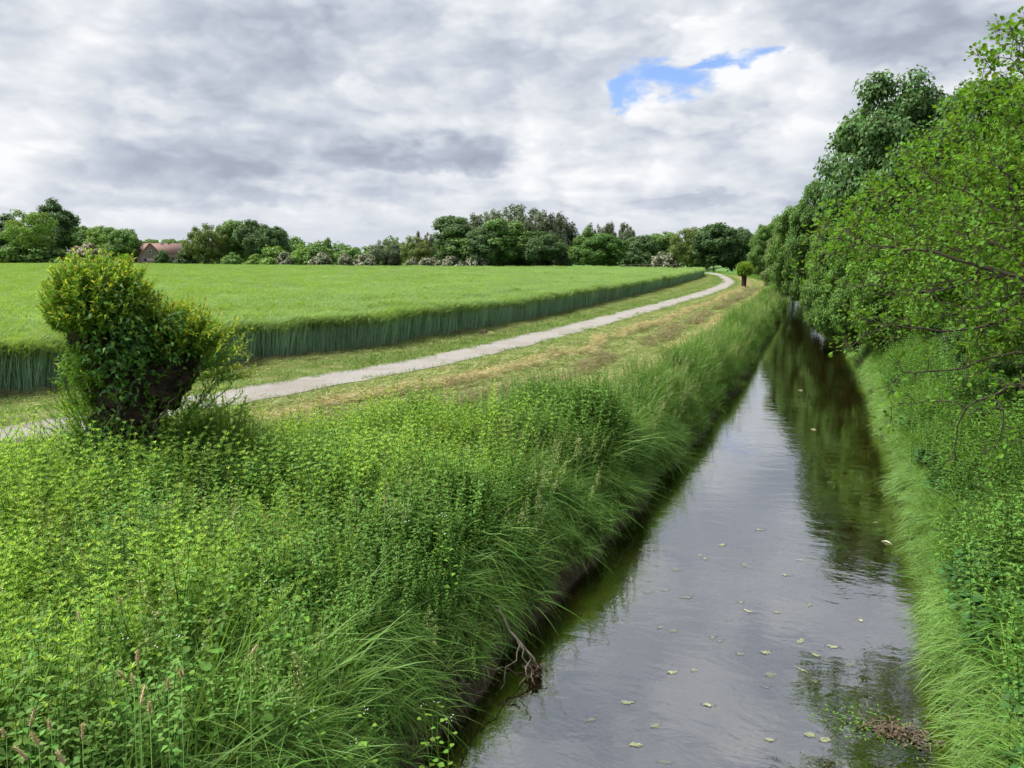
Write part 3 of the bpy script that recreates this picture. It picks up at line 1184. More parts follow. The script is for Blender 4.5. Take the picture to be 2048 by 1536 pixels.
# the brown windrow
y = 9.5 + 60 * RNG.uniform(0, 1, 1500) ** 1.3
x = slope_l(y) + (C_VG(y) - slope_l(y)) * (.62 + .18 * (fbm(y * .5, y * 0, 60) - .5)) + RNG.normal(0, .16, 1500)
k = vnoise(y * .5, y * 0, 61) > .25
x, y = x[k], y[k]
scatter('windrow', PHAYB, put_on(x, y, RNG.uniform(.02, .2, len(x))), rots(len(x), .3), RNG.uniform(.5, 1.0, len(x)), 'brown withered windrow of cut grass along the slope', 'cut grass')

PSTRAW = [p_hay(s, mats=('straw', 'hay'), L=.22, up=.08) for s in (7, 8)]
for nm_, f_, prot_, lb_ in (('windrow', .36, PSTRAW, 'pale straw coloured windrow of cut grass higher on the slope'), ('windrow', .86, PSTRAW, 'pale straw coloured windrow at the edge of the tall grass')):
    y = 9 + 95 * RNG.uniform(0, 1, 2200) ** 1.5
    x = slope_l(y) + (C_VG(y) - slope_l(y)) * (f_ + .16 * (fbm(y * .4, y * 0, int(f_ * 100)) - .5)) + RNG.normal(0, .09, 2200)
    scatter(nm_, prot_, put_on(x, y, RNG.uniform(.02, .22, 2200) * (.3 + .9 * vnoise(y * .7, y * 0, 66))), rots(2200, .3), RNG.uniform(.5, 1.0, 2200), lb_, 'cut grass')

# ------------------------------------------------------------------ tall vegetation of the left bank
PG = [p_grass(s, 30, .62, .012, lean=.35) for s in (1, 2, 3)]
PGL = [p_grass(s, 34, .80, .013, .2, bend=.75, droop=.7, lean=.45) for s in (4, 5, 6)]
PGH = [p_grass(s, 46, .7, .012, .16, bend=.9, droop=1.2, wind=np.array((1.0, .1, -.5)), lean=.6) for s in (7, 8)]
PN = [p_nettle(s) for s in (1, 2, 3)]
PC_ = [p_cleavers(s) for s in (1, 2, 3, 4)]
PM = [p_mustard(s) for s in (1, 2, 3)]
PBR = [p_broad(s) for s in (1, 2, 3)]

vgl = lambda y: np.maximum(C_VG(y), C_PC(y) + PW + .05)


def species(x, y):
    """0 cleavers, 1 grass, 2 nettle"""
    t = (wl(y) - x)
    q = fbm(x * .55, y * .55, 71)
    q2 = fbm(x * .9, y * .9, 72)
    clv = np.clip((t - 1.0) / 1.6, 0, 1) * np.clip((11.5 - y) / 3, 0, 1) * np.clip(1.2 + 7.0 * (q - .45), .15, 4)
    net = .12 + 1.1 * np.clip((fbm(x * .45, y * .45, 78) - .53) / .05, 0, 1) + .5 * np.clip((q2 - .47) / .12, 0, 1) * np.clip((y + 2) / 3, 0, 1)
    gra = .85 + .35 * np.clip((.5 - q2) / .1, 0, 1) + .5 * np.clip((y - 9) / 4, 0, 1)
    tot = clv + net + gra
    rr = RNG.uniform(0, 1, len(x)) * tot
    return np.where(rr < clv, 0, np.where(rr < clv + gra, 1, 2))


def veg_h(x, y):
    return (.20 + .75 * fbm(x * .55, y * .55, 73) + 1.05 * fbm(x * 1.5, y * 1.5, 173)) * np.clip(1.0 - .5 * np.clip((C_PC(y) + PW + 1.6 - x) / 1.2, 0, 1), .45, 1)


n = 9000
x, y = region(n, -1.5, 13, vgl, lambda y: wl(y) - .12)
k = in_view(x, y, -66, 20) & (np.hypot(x, y) > 2.2)
x, y = x[k], y[k]
sp = species(x, y)
hs = veg_h(x, y)
t = wl(y) - x
edge = np.clip(t / .8, .55, 1)
i = sp == 0
scatter('cleavers', PC_, put_on(x[i], y[i]), rots_full(i.sum(), .28), hs[i] * RNG.uniform(.65, 1.3, i.sum()), 'bright yellow green cleavers tangled over the left bank', 'weeds')
i = (sp == 1)
scatter('bank_grass', PG + PGL[:1], put_on(x[i], y[i]), rots(i.sum()) * np.array((1.5, 1.5, 2.0)), (hs * edge)[i] * RNG.uniform(.75, 1.25, i.sum()), 'tall leaning grass on the left bank', 'grass')
i = sp == 2
scatter('nettles', PN, put_on(x[i], y[i]), rots_full(i.sum(), .1), (hs * edge)[i] * RNG.uniform(.8, 1.2, i.sum()), 'dark green nettles growing among the bank grass', 'nettles')
x, y = region(150, .5, 12, vgl, lambda y: wl(y) - .5)
k = in_view(x, y, -60, 16) & (np.hypot(x, y) > 3.5)
x, y = x[k], y[k]
scatter('heart_leaf_weeds', PM, put_on(x, y), rots_full(len(x)), RNG.uniform(.7, 1.1, len(x)), 'pale heart leaved weeds with small white flowers', 'weeds')
x, y = region(420, .5, 60, lambda y: C_VG(y), lambda y: wl(y) - .2, 1.8)
k = in_view(x, y, -60, 16) & (np.hypot(x, y) > 3)
x, y = x[k], y[k]
scatter('seed_grass', [p_seed(1), p_seed(2), p_seed(3, 3)], put_on(x, y), rots(len(x)), RNG.uniform(.75, 1.2, len(x)), 'thin pale seeding grass stalks above the bank weeds', 'grass')
x, y = region(150, .5, 12, vgl, lambda y: wl(y) - .6)
k = in_view(x, y, -60, 16) & (np.hypot(x, y) > 3.2)
x, y = x[k], y[k]
PBL = [p_broad(s, 26, .22, .75, .09, 'nettle') for s in (21, 22)]
scatter('broad_weeds', PBL, put_on(x, y), rots_full(len(x)), RNG.uniform(.6, 1.15, len(x)), 'broad leaved green weeds among the cleavers', 'weeds')
# drooping fringe over the water
x, y = region(800, 2, 16, lambda y: wl(y) - .75, lambda y: wl(y) - .12)
z = ground(x, y)
scatter('bank_fringe', PGH, np.stack([x, y, z], 1), rots(len(x), .15), RNG.uniform(.6, 1.15, len(x)) * (.55 + .8 * vnoise(y * 1.3, y * 0, 91)), 'grass drooping over the left water edge', 'grass')
# the long strip beyond
n = 5200
x, y = region(n, 12, 118, lambda y: C_VG(y) - .1, lambda y: wl(y) - .1, 1.7)
s = (.3 + .5 * fbm(x * .4, y * .3, 74) + .95 * fbm(x * 1.3, y * 1.0, 174)) * np.clip((wl(y) - x) / .7, .6, 1)
sp = RNG.uniform(0, 1, len(x))
i = sp < .74 - .5 * (fbm(x * .9, y * .7, 175) > .56)
scatter('strip_grass', PGL + PG, put_on(x[i], y[i]), rots(i.sum()) * np.array((1.5, 1.5, 2.2)), s[i], 'long wind combed grass along the far left bank', 'grass')
i = ~i
scatter('strip_nettles', PN, put_on(x[i], y[i]), rots_full(i.sum()), s[i] * .9, 'nettles among the far bank grass', 'nettles')
x, y = region(1500, 14, 115, lambda y: wl(y) - .7, lambda y: wl(y) - .05, 1.6)
scatter('strip_fringe', PGH, put_on(x, y), rots(len(x), .2) * np.array((1, 1, 1.5)), RNG.uniform(.45, .9, len(x)) * (.45 + .9 * vnoise(y * 1.1, y * 0, 191)), 'grass hanging to the water on the far left bank', 'grass')

# ------------------------------------------------------------------ right bank
PGR = [p_grass(s, 34, .70, .016, .18, mats=('grass_right', 'grass'), bend=.8, droop=.8, wind=np.array((-.75, -.3, -.2)), lean=.5) for s in (31, 32, 33)]
PGR2 = [p_grass(s, 38, .6, .014, .15, mats=('grass_pale', 'grass'), bend=1.0, droop=1.3, wind=np.array((-1., -.1, -.4)), lean=.9) for s in (34, 35)]
n = 3600
x, y = region(n, 1.5, 36, lambda y: wr(y) + .06, lambda y: wr(y) + 1.9, 1.5)
s = (.45 + .5 * fbm(x * .5, y * .5, 75) + .75 * fbm(x * 1.5, y * 1.5, 176)) * np.clip((x - wr(y)) / .5, .62, 1)
x2, y2 = region(3600, 1.5, 125, lambda y: wr(y) + .02, lambda y: wr(y) + .4, 1.7)
scatter('right_bank_fringe', PGR2, put_on(x2, y2), rots(len(x2), .2), RNG.uniform(.5, 1.1, len(x2)) * (.6 + .7 * vnoise(y2 * 1.2, y2 * 0, 92)), 'grass hanging over the right water edge', 'grass')
q = fbm(x * .8, y * .8, 302)
k = (RNG.uniform(0, 1, len(x)) < np.clip((q - .47) / .12, 0.04, .8)) & (x - wr(y) > .35)
scatter('right_edge_weeds', PN + PBR[:1], put_on(x[k], y[k]), rots_full(k.sum()), s[k] * 1.05, 'darker leafy weeds among the grass of the right bank', 'weeds')
x, y, s = x[~k], y[~k], s[~k]
scatter('right_bank_grass', PGR, put_on(x, y), rots(len(x), .2) * np.array((1, 1, 1.6)), s, 'lush bright grass leaning over the right water edge', 'grass')
x2, y2 = region(520, 6.5, 30, lambda y: wr(y) + 1.5, lambda y: wr(y) + 6, 1.1)
scatter('bramble', PBR + PN, put_on(x2, y2, .25), rots_full(520, .2), RNG.uniform(1.0, 2.0, 520) * (.5 + .9 * fbm(x2 * .6, y2 * .6, 301)), 'dark leafy bramble thicket under the alders', 'undergrowth')
n = 5200
x, y = region(n, 2.5, 40, lambda y: wr(y) + 1.0, lambda y: wr(y) + 6.5, 1.3)
s = (.8 + .5 * fbm(x * .6, y * .6, 76))
q = fbm(x * .5, y * .5, 77)
k = RNG.uniform(0, 1, n) < .35 + .65 * np.clip((q - .34) / .1, 0, 1)
s = s * np.where(k, 1.25, .85)
scatter('right_bank_nettles', PN, put_on(x[k], y[k]), rots_full(k.sum()), s[k], 'dark nettles and leafy weeds under the alder boughs', 'nettles')
k = ~k
scatter('right_bank_weeds', PN[:1] + PGR + PM[:1] + PC_[:1], put_on(x[k], y[k]), rots_full(k.sum()), s[k], 'mixed grass and weeds under the trees on the right bank', 'weeds')
x, y = region(5200, 34, 125, lambda y: wr(y) + .05, lambda y: wr(y) + 4.5, 1.1)
scatter('right_far_grass', PGR + PN[:1], put_on(x, y), rots(len(x)), RNG.uniform(.6, 1.1, len(x)), 'long grass on the far right bank below the trees', 'grass')

# ground cover and meadow grass beyond the path bend and the field edge
PTALL = [p_grass(s, 80, .55, .03, .9, mats=('grass_pale', 'turf'), bend=.5) for s in (51, 52)]
n = 9000
x = RNG.uniform(-260, 20, n)
y = RNG.uniform(112, 175, n)
k = (y > np.interp(x, FAR_X, FAR_Y)) & (np.abs(x - C_PC(y)) > 1.4) & ((x < wl(y) - .4) | (x > wr(y) + .4))
x, y = x[k], y[k]
scatter('meadow_grass', PTALL, put_on(x, y), rots_full(len(x)), RNG.uniform(.7, 1.2, len(x)), 'rough grass strip between the barley and the trees', 'grass')


# ------------------------------------------------------------------ trees
def colonise(att, root, step, infl, kill, iters=90, rng=RNG, up=0.05, trunk_top=None):
    nodes = [np.array(root, float)]
    par = [-1]
    if trunk_top is not None:
        tp = np.asarray(trunk_top, float)
        L = np.linalg.norm(tp - nodes[0])
        k = max(2, int(L / step))
        for i in range(1, k + 1):
            t = i / k
            nodes.append(np.asarray(root) + (tp - root) * t + np.array((*rng.normal(0, .12 * step, 2), 0)))
            par.append(len(nodes) - 2)
    A = np.asarray(att, float)
    NN = np.array(nodes)
    near = np.full(len(A), -1)
    dist = np.full(len(A), 1e9)

    def upd(new, off):
        d = np.linalg.norm(A[:, None] - new[None], axis=2)
        j = d.argmin(1)
        dm = d[np.arange(len(A)), j]
        b = dm < dist
        dist[b] = dm[b]
        near[b] = j[b] + off
    upd(NN, 0)
    alive = np.ones(len(A), bool)
    for it in range(iters):
        use = alive & (dist < infl)
        if not use.any():
            use = alive & (dist <= dist[alive].min() + step) if alive.any() else use
            if not use.any():
                break
        idx = near[use]
        dirs = nrm(A[use] - np.array(nodes)[idx])
        acc = {}
        for j, dv in zip(idx, dirs):
            acc.setdefault(int(j), []).append(dv)
        new = []
        npar = []
        for j, dl in acc.items():
            dv = np.mean(dl, 0) + np.array((0, 0, up)) + rng.normal(0, .12, 3)
            dv /= max(1e-6, np.linalg.norm(dv))
            new.append(nodes[j] + dv * step)
            npar.append(j)
        off = len(nodes)
        nodes += new
        par += npar
        upd(np.array(new), off)
        alive &= dist > kill
        if not alive.any():
            break
    return np.array(nodes), np.array(par)


def skeleton(g, nodes, par, tip_r, base_r, sides=5, m=0, gamma=2.2):
    n = len(nodes)
    w = np.zeros(n)
    ch = np.zeros(n, int)
    for i in range(1, n):
        ch[par[i]] += 1
    for i in range(n - 1, 0, -1):
        if ch[i] == 0:
            w[i] = 1
        w[par[i]] += w[i]
    r = tip_r * np.maximum(w, 1) ** (1 / gamma)
    r = np.minimum(r * 1.0, base_r * (r / max(r[0], 1e-6)) ** .8 if r[0] > 0 else r)
    i = np.arange(1, n)
    g_segs(g, nodes[par[i]], nodes[i] + nrm(nodes[i] - nodes[par[i]]) * r[i][:, None] * .3, np.minimum(r[par[i]], r[i] * 1.35), r[i], m, sides)
    return r, ch


def sample_blobs(blobs, n, rng=RNG, shell=.35):
    c = np.array([b[0] for b in blobs], float)
    rd = np.array([b[1] if hasattr(b[1], '__len__') else (b[1],) * 3 for b in blobs], float)
    vol = rd.prod(1) ** .75
    k = rng.choice(len(blobs), n, p=vol / vol.sum())
    u = runit(n, rng) * (rng.uniform(0, 1, n) ** shell)[:, None]
    return c[k] + u * rd[k], u, k


def crown(seed, blobs, n_lump, lump, n_leaf, L, W, mats, extra=0.0, up=.5, rounded=False, flat=.75, elong=None):
    r = np.random.default_rng(seed)
    C, U, _ = sample_blobs(blobs, n_lump, r, .28)
    lr = lump * r.uniform(.55, 1.25, n_lump)
    k = r.choice(n_lump, n_leaf, p=lr ** 2 / (lr ** 2).sum())
    u = runit(n_leaf, r)
    rad = r.uniform(0, 1, n_leaf) ** .42
    sc = np.array((1, 1, flat)) if elong is None else np.array(elong)
    P = C[k] + u * (lr[k] * rad)[:, None] * sc
    Nn = nrm(u * .7 + U[k] * .5 + runit(n_leaf, r) * .75 + np.array((0, 0, up)))
    D = nrm(np.cross(Nn, runit(n_leaf, r)) + np.array((0, 0, -.25)))
    g = Geo()
    mi = (r.uniform(0, 1, n_leaf) < extra * (np.linalg.norm(U, axis=1)[k] > .6)).astype(int) if extra else np.zeros(n_leaf, int)
    if rounded:
        g_round(g, P, D, Nn, L * r.uniform(.6, 1.2, n_leaf), W * r.uniform(.6, 1.2, n_leaf), mi)
    else:
        g_leaves(g, P, D, Nn, L * r.uniform(.6, 1.25, n_leaf), W * r.uniform(.6, 1.25, n_leaf), mi)
    return g.mesh('crown', mats), C


def trunk_mesh(seed, C, base_r, step, root=(0, 0, 0), fork=.3, height=10.0, mats=None):
    r = np.random.default_rng(seed)
    sel = C[r.choice(len(C), min(len(C), 46), replace=False)] * np.array((.82, .82, .93))
    nd, pa = colonise(sel, np.array(root, float), step, step * 9, step * 1.6, 60, r, .12, (r.normal(0, .15), r.normal(0, .15), height * fork))
    g = Geo()
    skeleton(g, nd, pa, base_r * .11, base_r, 5)
    g_tube(g, [(0, 0, -.6), (0, 0, 0), tuple(nd[1])], [base_r * 1.5, base_r * 1.15, base_r], 0, 7)
    return g.mesh('trunk', mats or [M['bark_far']])


FOL = [M['foliage']]
HAW = [M['foliage'], M['blossom']]
KIND = {}


def kinds():
    # every kind is 10 m high at scale 1; leaf clumps are larger than true leaves because these stand far away
    for v in range(3):
        s = 100 + v
        m, C = crown(s, [((0, 0, 5.6), (4.2, 4.2, 4.0)), ((.8, .4, 7.0), (2.8, 2.8, 2.8)), ((-1.5, -.5, 4.6), (2.8, 2.8, 2.6))], 120, 1.2, 17000, .42, .34, FOL)
        KIND['oak', v] = (m, trunk_mesh(s, C, .26, .55))
        m, C = crown(s + 10, [((0, 0, 5.0), (2.6, 2.6, 3.4)), ((-1.2, .3, 8.0), (1.5, 1.5, 1.7)), ((1.4, -.2, 7.0), (1.7, 1.7, 1.8)), ((2.0, .2, 4.4), (1.9, 1.9, 1.8)), ((-2, 0, 5.2), (1.5, 1.5, 1.6))], 95, .95, 13000, .38, .3, FOL)
        KIND['ragged', v] = (m, trunk_mesh(s + 10, C, .24, .5))
        m, C = crown(s + 20, [((dx, dy, 5.3), (1.2, 1.2, 4.7)) for dx, dy in ((-1.7, 0), (-.5, .6), (.7, -.4), (1.9, .3))], 130, .66, 13000, .34, .22, FOL, up=.15, elong=(.7, .7, 1.5))
        KIND['poplar', v] = (m, trunk_mesh(s + 20, C, .2, .5))
        m, C = crown(s + 30, [((0, 0, 3.6), (4.2, 4.2, 5.6)), ((2.5, 0, 2.5), (3.2, 3.2, 3.6)), ((-2.6, .4, 2.6), (3.2, 3.2, 3.8))], 110, 1.5, 9000, .75, .6, FOL)
        KIND['bush', v] = (m, trunk_mesh(s + 30, C, .18, .6, fork=.15))
        m, C = crown(s + 40, [((0, 0, 4.2), (5.0, 5.0, 4.6)), ((3, 0, 3.2), (3.6, 3.6, 3.2)), ((-2.6, .4, 3.4), (4, 4, 3.6))], 85, 1.7, 8000, .8, .6, HAW, extra=.42)
        KIND['hawthorn', v] = (m, trunk_mesh(s + 40, C, .3, .7, fork=.12))
        m, C = crown(s + 50, [((0, 0, 6.3), (4.4, 4.4, 3.6)), ((0, 0, 4.2), (3.6, 3.6, 1.9))], 105, 1.05, 13000, .34, .26, FOL, up=.35)
        KIND['spreading', v] = (m, trunk_mesh(s + 50, C, .3, .45, fork=.26))
        m, C = crown(s + 60, [((0, 0, 5.0), (3.5, 3.5, 4.9)), ((1.8, 0, 4.0), (2.5, 2.5, 3.5)), ((-1.8, 0, 3.8), (2.5, 2.5, 3.6))], 150, .8, 16000, .34, .22, FOL, up=.2, elong=(.8, .8, 1.25))
        KIND['willow', v] = (m, trunk_mesh(s + 60, C, .22, .5))


kinds()


def d_edge(px):
    """distance along a bearing to the far edge of the barley"""
    rx, ry, _, _, _ = ray(px, 520)
    L = math.hypot(rx, ry)
    rx, ry = rx / L, ry / L
    t = np.arange(40, 900, .5)
    X, Y = rx * t, ry * t
    h = np.nonzero(Y > np.interp(X, FAR_X, FAR_Y))[0]
    return float(t[h[0]])


COUNT = {}


def tree(name, kind, px, top, half, D, col, label, cat='tree', group=None, over=None):
    """a tree whose trunk stands at distance D along the bearing of photo column px and reaches up to row `top`; D<0 counts from the barley edge"""
    v = COUNT.get(kind, 0) % 3
    COUNT[kind] = COUNT.get(kind, 0) + 1
    Dd = d_edge(px) - D if D < 0 else D
    p = at(px, top, D=Dd)
    gz = float(ground(p[0], p[1])[0])
    H = p[2] - gz
    rx = at(px + half, top, D=Dd) - p
    wid = float(np.linalg.norm(rx))
    cm, tm = KIND[kind, v]
    halfw = {'oak': 4.6, 'ragged': 3.6, 'poplar': 3.1, 'bush': 6.2, 'hawthorn': 7.0, 'spreading': 5.0, 'willow': 4.4}[kind]
    ht = {'oak': 10.2, 'ragged': 10.0, 'poplar': 10.3, 'bush': 9.8, 'hawthorn': 9.6, 'spreading': 10.3, 'willow': 10.3}[kind]
    e = empty(name, (p[0], p[1], gz - .05), label, cat, group, rz=RNG.uniform(0, 6.28))
    e.scale = (wid / halfw * 1.22, wid / halfw * 1.22, H / ht * 1.05)
    c = link('crown', cm, e)
    c.color = (*col, 1)
    c['kind'] = 'stuff'
    link('trunk', tm, e)
    return e


DK = (.074, .138, .050)      # dark broadleaf
MD = (.120, .220, .058)      # mid green
LT = (.15, .265, .052)      # fresh light green
OL = (.145, .20, .058)      # olive
GY = (.135, .175, .108)      # grey green
RD = (.135, .13, .085)      # reddish hawthorn
T = tree
T('oak_tree', 'ragged', -12, 425, 45, -25, DK, 'dark tree cut by the left edge of the view behind the barley')
T('field_tree', 'spreading', 57, 420, 52, -6, LT, 'light green round tree with forked trunk alone at the field edge')
T('oak_tree', 'ragged', 116, 405, 44, -30, DK, 'tallest dark ragged tree behind the lone forked tree at far left')
T('ash_tree', 'oak', 168, 452, 36, -34, MD, 'green tree just right of the tall dark ragged one')
T('ash_tree', 'oak', 205, 452, 34, -26, LT, 'light green tree above the brownish hawthorn on the left')
T('ash_tree', 'oak', 250, 458, 32, -12, MD, 'rounded green tree left of the red roofed house')
T('hawthorn_bush', 'hawthorn', 172, 484, 32, -9, RD, 'brownish fading hawthorn bush left of the pollard willow top', 'bush')
T('dark_bush', 'bush', 20, 490, 34, -14, DK, 'dark hedge bush at the far left below the lone tree', 'bush')
T('dark_bush', 'bush', 118, 494, 34, -14, DK, 'dark hedge bush right of the white birch trunk', 'bush')
T('dark_bush', 'bush', 232, 497, 34, -12, DK, 'dark bush between brown hawthorn and house', 'bush')
T('distant_tree', 'oak', 300, 478, 34, -75, MD, 'low distant tree behind the left half of the red roof', group='distant trees behind the house')
T('distant_tree', 'oak', 350, 478, 34, -75, MD, 'low distant tree behind the right half of the red roof', group='distant trees behind the house')
T('house_bush', 'bush', 325, 500, 18, -14, DK, 'dark round bush in front of the house wall', 'bush')
T('olive_tree', 'willow', 412, 445, 42, -16, OL, 'olive green loose tree right of the house')
T('beech_tree', 'oak', 468, 441, 38, -30, MD, 'tall round tree behind the olive green one')
T('beech_tree', 'oak', 508, 440, 38, -26, DK, 'dark dome shaped tree in the middle of the left grove')
T('beech_tree', 'oak', 548, 453, 30, -24, DK, 'dark tree at the right end of the left grove')
for i, (px, tp, hf, co, lb) in enumerate([
        (372, 494, 22, DK, 'small dark bush at the right end of the house'), (462, 503, 24, MD, 'low bush under the left grove'),
        (510, 508, 22, LT, 'low light bush under the dark dome shaped tree'), (548, 487, 30, LT, 'light green bush left of the first white hawthorn'),
        (596, 487, 34, LT, 'light green bush behind the first white hawthorn'), (640, 488, 32, MD, 'green bush behind the middle white hawthorns'),
        (700, 489, 30, MD, 'green bush left of the grey green willows'), (735, 500, 22, MD, 'small bush before the grey green willows')]):
    T('hedge_bush', 'bush', px, tp, hf, -10, co, lb, 'bush', 'hedge bushes beyond the barley')
T('sapling_tree', 'poplar', 655, 476, 7, -16, MD, 'thin upright sapling standing above the hedge bushes')
T('willow_tree', 'willow', 770, 477, 34, -12, GY, 'grey green willow left of the big clump')
T('willow_tree', 'willow', 832, 474, 36, -14, OL, 'olive willow next to the big dark clump')
T('pale_tree', 'poplar', 850, 464, 17, -40, (.16, .16, .12), 'pale half bare tree peeping over the willows')
T('oak_tree', 'ragged', 905, 434, 50, -12, DK, 'dark oak at the left end of the big central clump')
T('poplar_tree', 'willow', 958, 424, 46, -22, GY, 'grey green poplar left of the highest crown')
T('poplar_tree', 'willow', 1036, 405, 56, -26, GY, 'highest grey crown of the central clump')
T('poplar_tree', 'willow', 1112, 428, 44, -20, (.075, .105, .06), 'grey poplar at the right end of the central clump')
T('oak_tree', 'ragged', 1012, 440, 44, -8, MD, 'fresh green oak in front of the highest grey crown')
T('oak_tree', 'oak', 968, 455, 36, -7, DK, 'dark green oak low in the central clump')
T('oak_tree', 'oak', 1085, 462, 42, -9, DK, 'dark shady tree below the right grey poplar')
T('oak_tree', 'oak', 930, 470, 44, -10, MD, 'mid green tree filling the left half of the central clump')
T('poplar_tree', 'willow', 1075, 418, 46, -24, GY, 'grey poplar between the highest crown and the right end')
T('poplar_tree', 'willow', 998, 416, 44, -25, GY, 'grey poplar just left of the highest crown')
T('maple_tree', 'ragged', 1168, 460, 24, -14, MD, 'slim tree between central clump and round bright tree')
T('round_tree', 'oak', 1210, 467, 42, -7, (.07, .15, .032), 'round bright green tree right of the central clump')
T('distant_poplar', 'poplar', 1188, 449, 20, -70, GY, 'grey poplar behind the round bright tree, leftmost of three', group='row of distant poplars')
T('distant_poplar', 'poplar', 1220, 447, 22, -70, GY, 'grey poplar behind the round bright tree, middle of three', group='row of distant poplars')
T('distant_poplar', 'poplar', 1254, 447, 22, -70, GY, 'grey poplar behind the round bright tree, rightmost of three', group='row of distant poplars')
T('lime_tree', 'oak', 1285, 470, 34, -36, DK, 'dark tree right of the poplar row')
T('lime_tree', 'oak', 1328, 464, 34, -40, MD, 'rounded tree behind the low fence')
T('hawthorn_bush', 'hawthorn', 1328, 500, 26, -22, (.05, .09, .035), 'greyish flowering hawthorn behind the low fence', 'bush')
T('dark_bush', 'bush', 1272, 484, 28, -24, DK, 'dark bush left of the low fence', 'bush')
T('plane_tree', 'spreading', 1378, 456, 38, -22, OL, 'olive tree with slim trunk left of the dark chestnuts')
T('chestnut_tree', 'oak', 1432, 447, 42, -20, DK, 'dark dense chestnut tree where the path bends')
T('chestnut_tree', 'oak', 1478, 455, 34, -24, DK, 'dark chestnut tree behind the small pollard at the bend')
T('distant_tree', 'oak', 1402, 458, 30, -70, MD, 'pale distant tree between olive tree and chestnut')
for px, tp, hf, lb in [(570, 503, 18, 'round white hawthorn at the left end of the blossoming row'), (640, 502, 24, 'broad white hawthorn second in the blossoming row'),
                       (690, 503, 16, 'white hawthorn in the middle of the blossoming row'), (733, 508, 26, 'white hawthorn before the small bush by the willows'),
                       (822, 514, 14, 'low white hawthorn under the olive willow'), (862, 512, 24, 'low white hawthorn before the dark oak'),
                       (905, 512, 22, 'low white hawthorn at the foot of the dark oak'), (955, 502, 22, 'taller white hawthorn before the central clump')]:
    T('white_hawthorn', 'hawthorn', px, tp, hf, -5, (.05, .09, .035), lb, 'hawthorn', 'white hawthorns along the barley edge')

# far wood that reads as one mass between and behind the single trees
m_, _c = crown(900, [((xx, 0, 3 + 1.2 * math.sin(xx * .21) + .8 * math.sin(xx * .57)), (6, 5, 4.5)) for xx in range(-90, 91, 6)], 520, 2.0, 26000, 1.0, .8, FOL)
far_wood = []
for px, dd, top, lb in [(60, 60, 486, 'far wood closing the view at the left'), (640, 75, 492, 'far wood behind the white hawthorns'), (1180, 85, 478, 'far wood behind the fence')]:
    Dd = d_edge(px) + dd
    p = at(px, top, D=Dd)
    gz = float(ground(p[0], p[1])[0])
    o = link('far_wood', m_)
    o.location = (p[0], p[1], gz)
    o.rotation_euler = (0, 0, math.atan2(p[1], p[0]) - math.pi / 2)
    o.scale = (1, 1, (p[2] - gz) / 8.5)
    o.color = (*MD, 1)
    tag(o, lb, 'woodland', kind='stuff')

for x_, y_, rz_, sz_, lb in [(17, 112, 1.62, 1.25, 'wood closing the view behind the right bank trees'), (20, 50, 1.5, 1.1, 'wood behind the overhanging alders on the right')]:
    o = link('far_wood', m_)
    o.location = (x_, y_, 2.0)
    o.rotation_euler = (0, 0, rz_)
    o.scale = (.55, 1, sz_)
    o.color = (*DK, 1)
    tag(o, lb, 'woodland', kind='stuff')

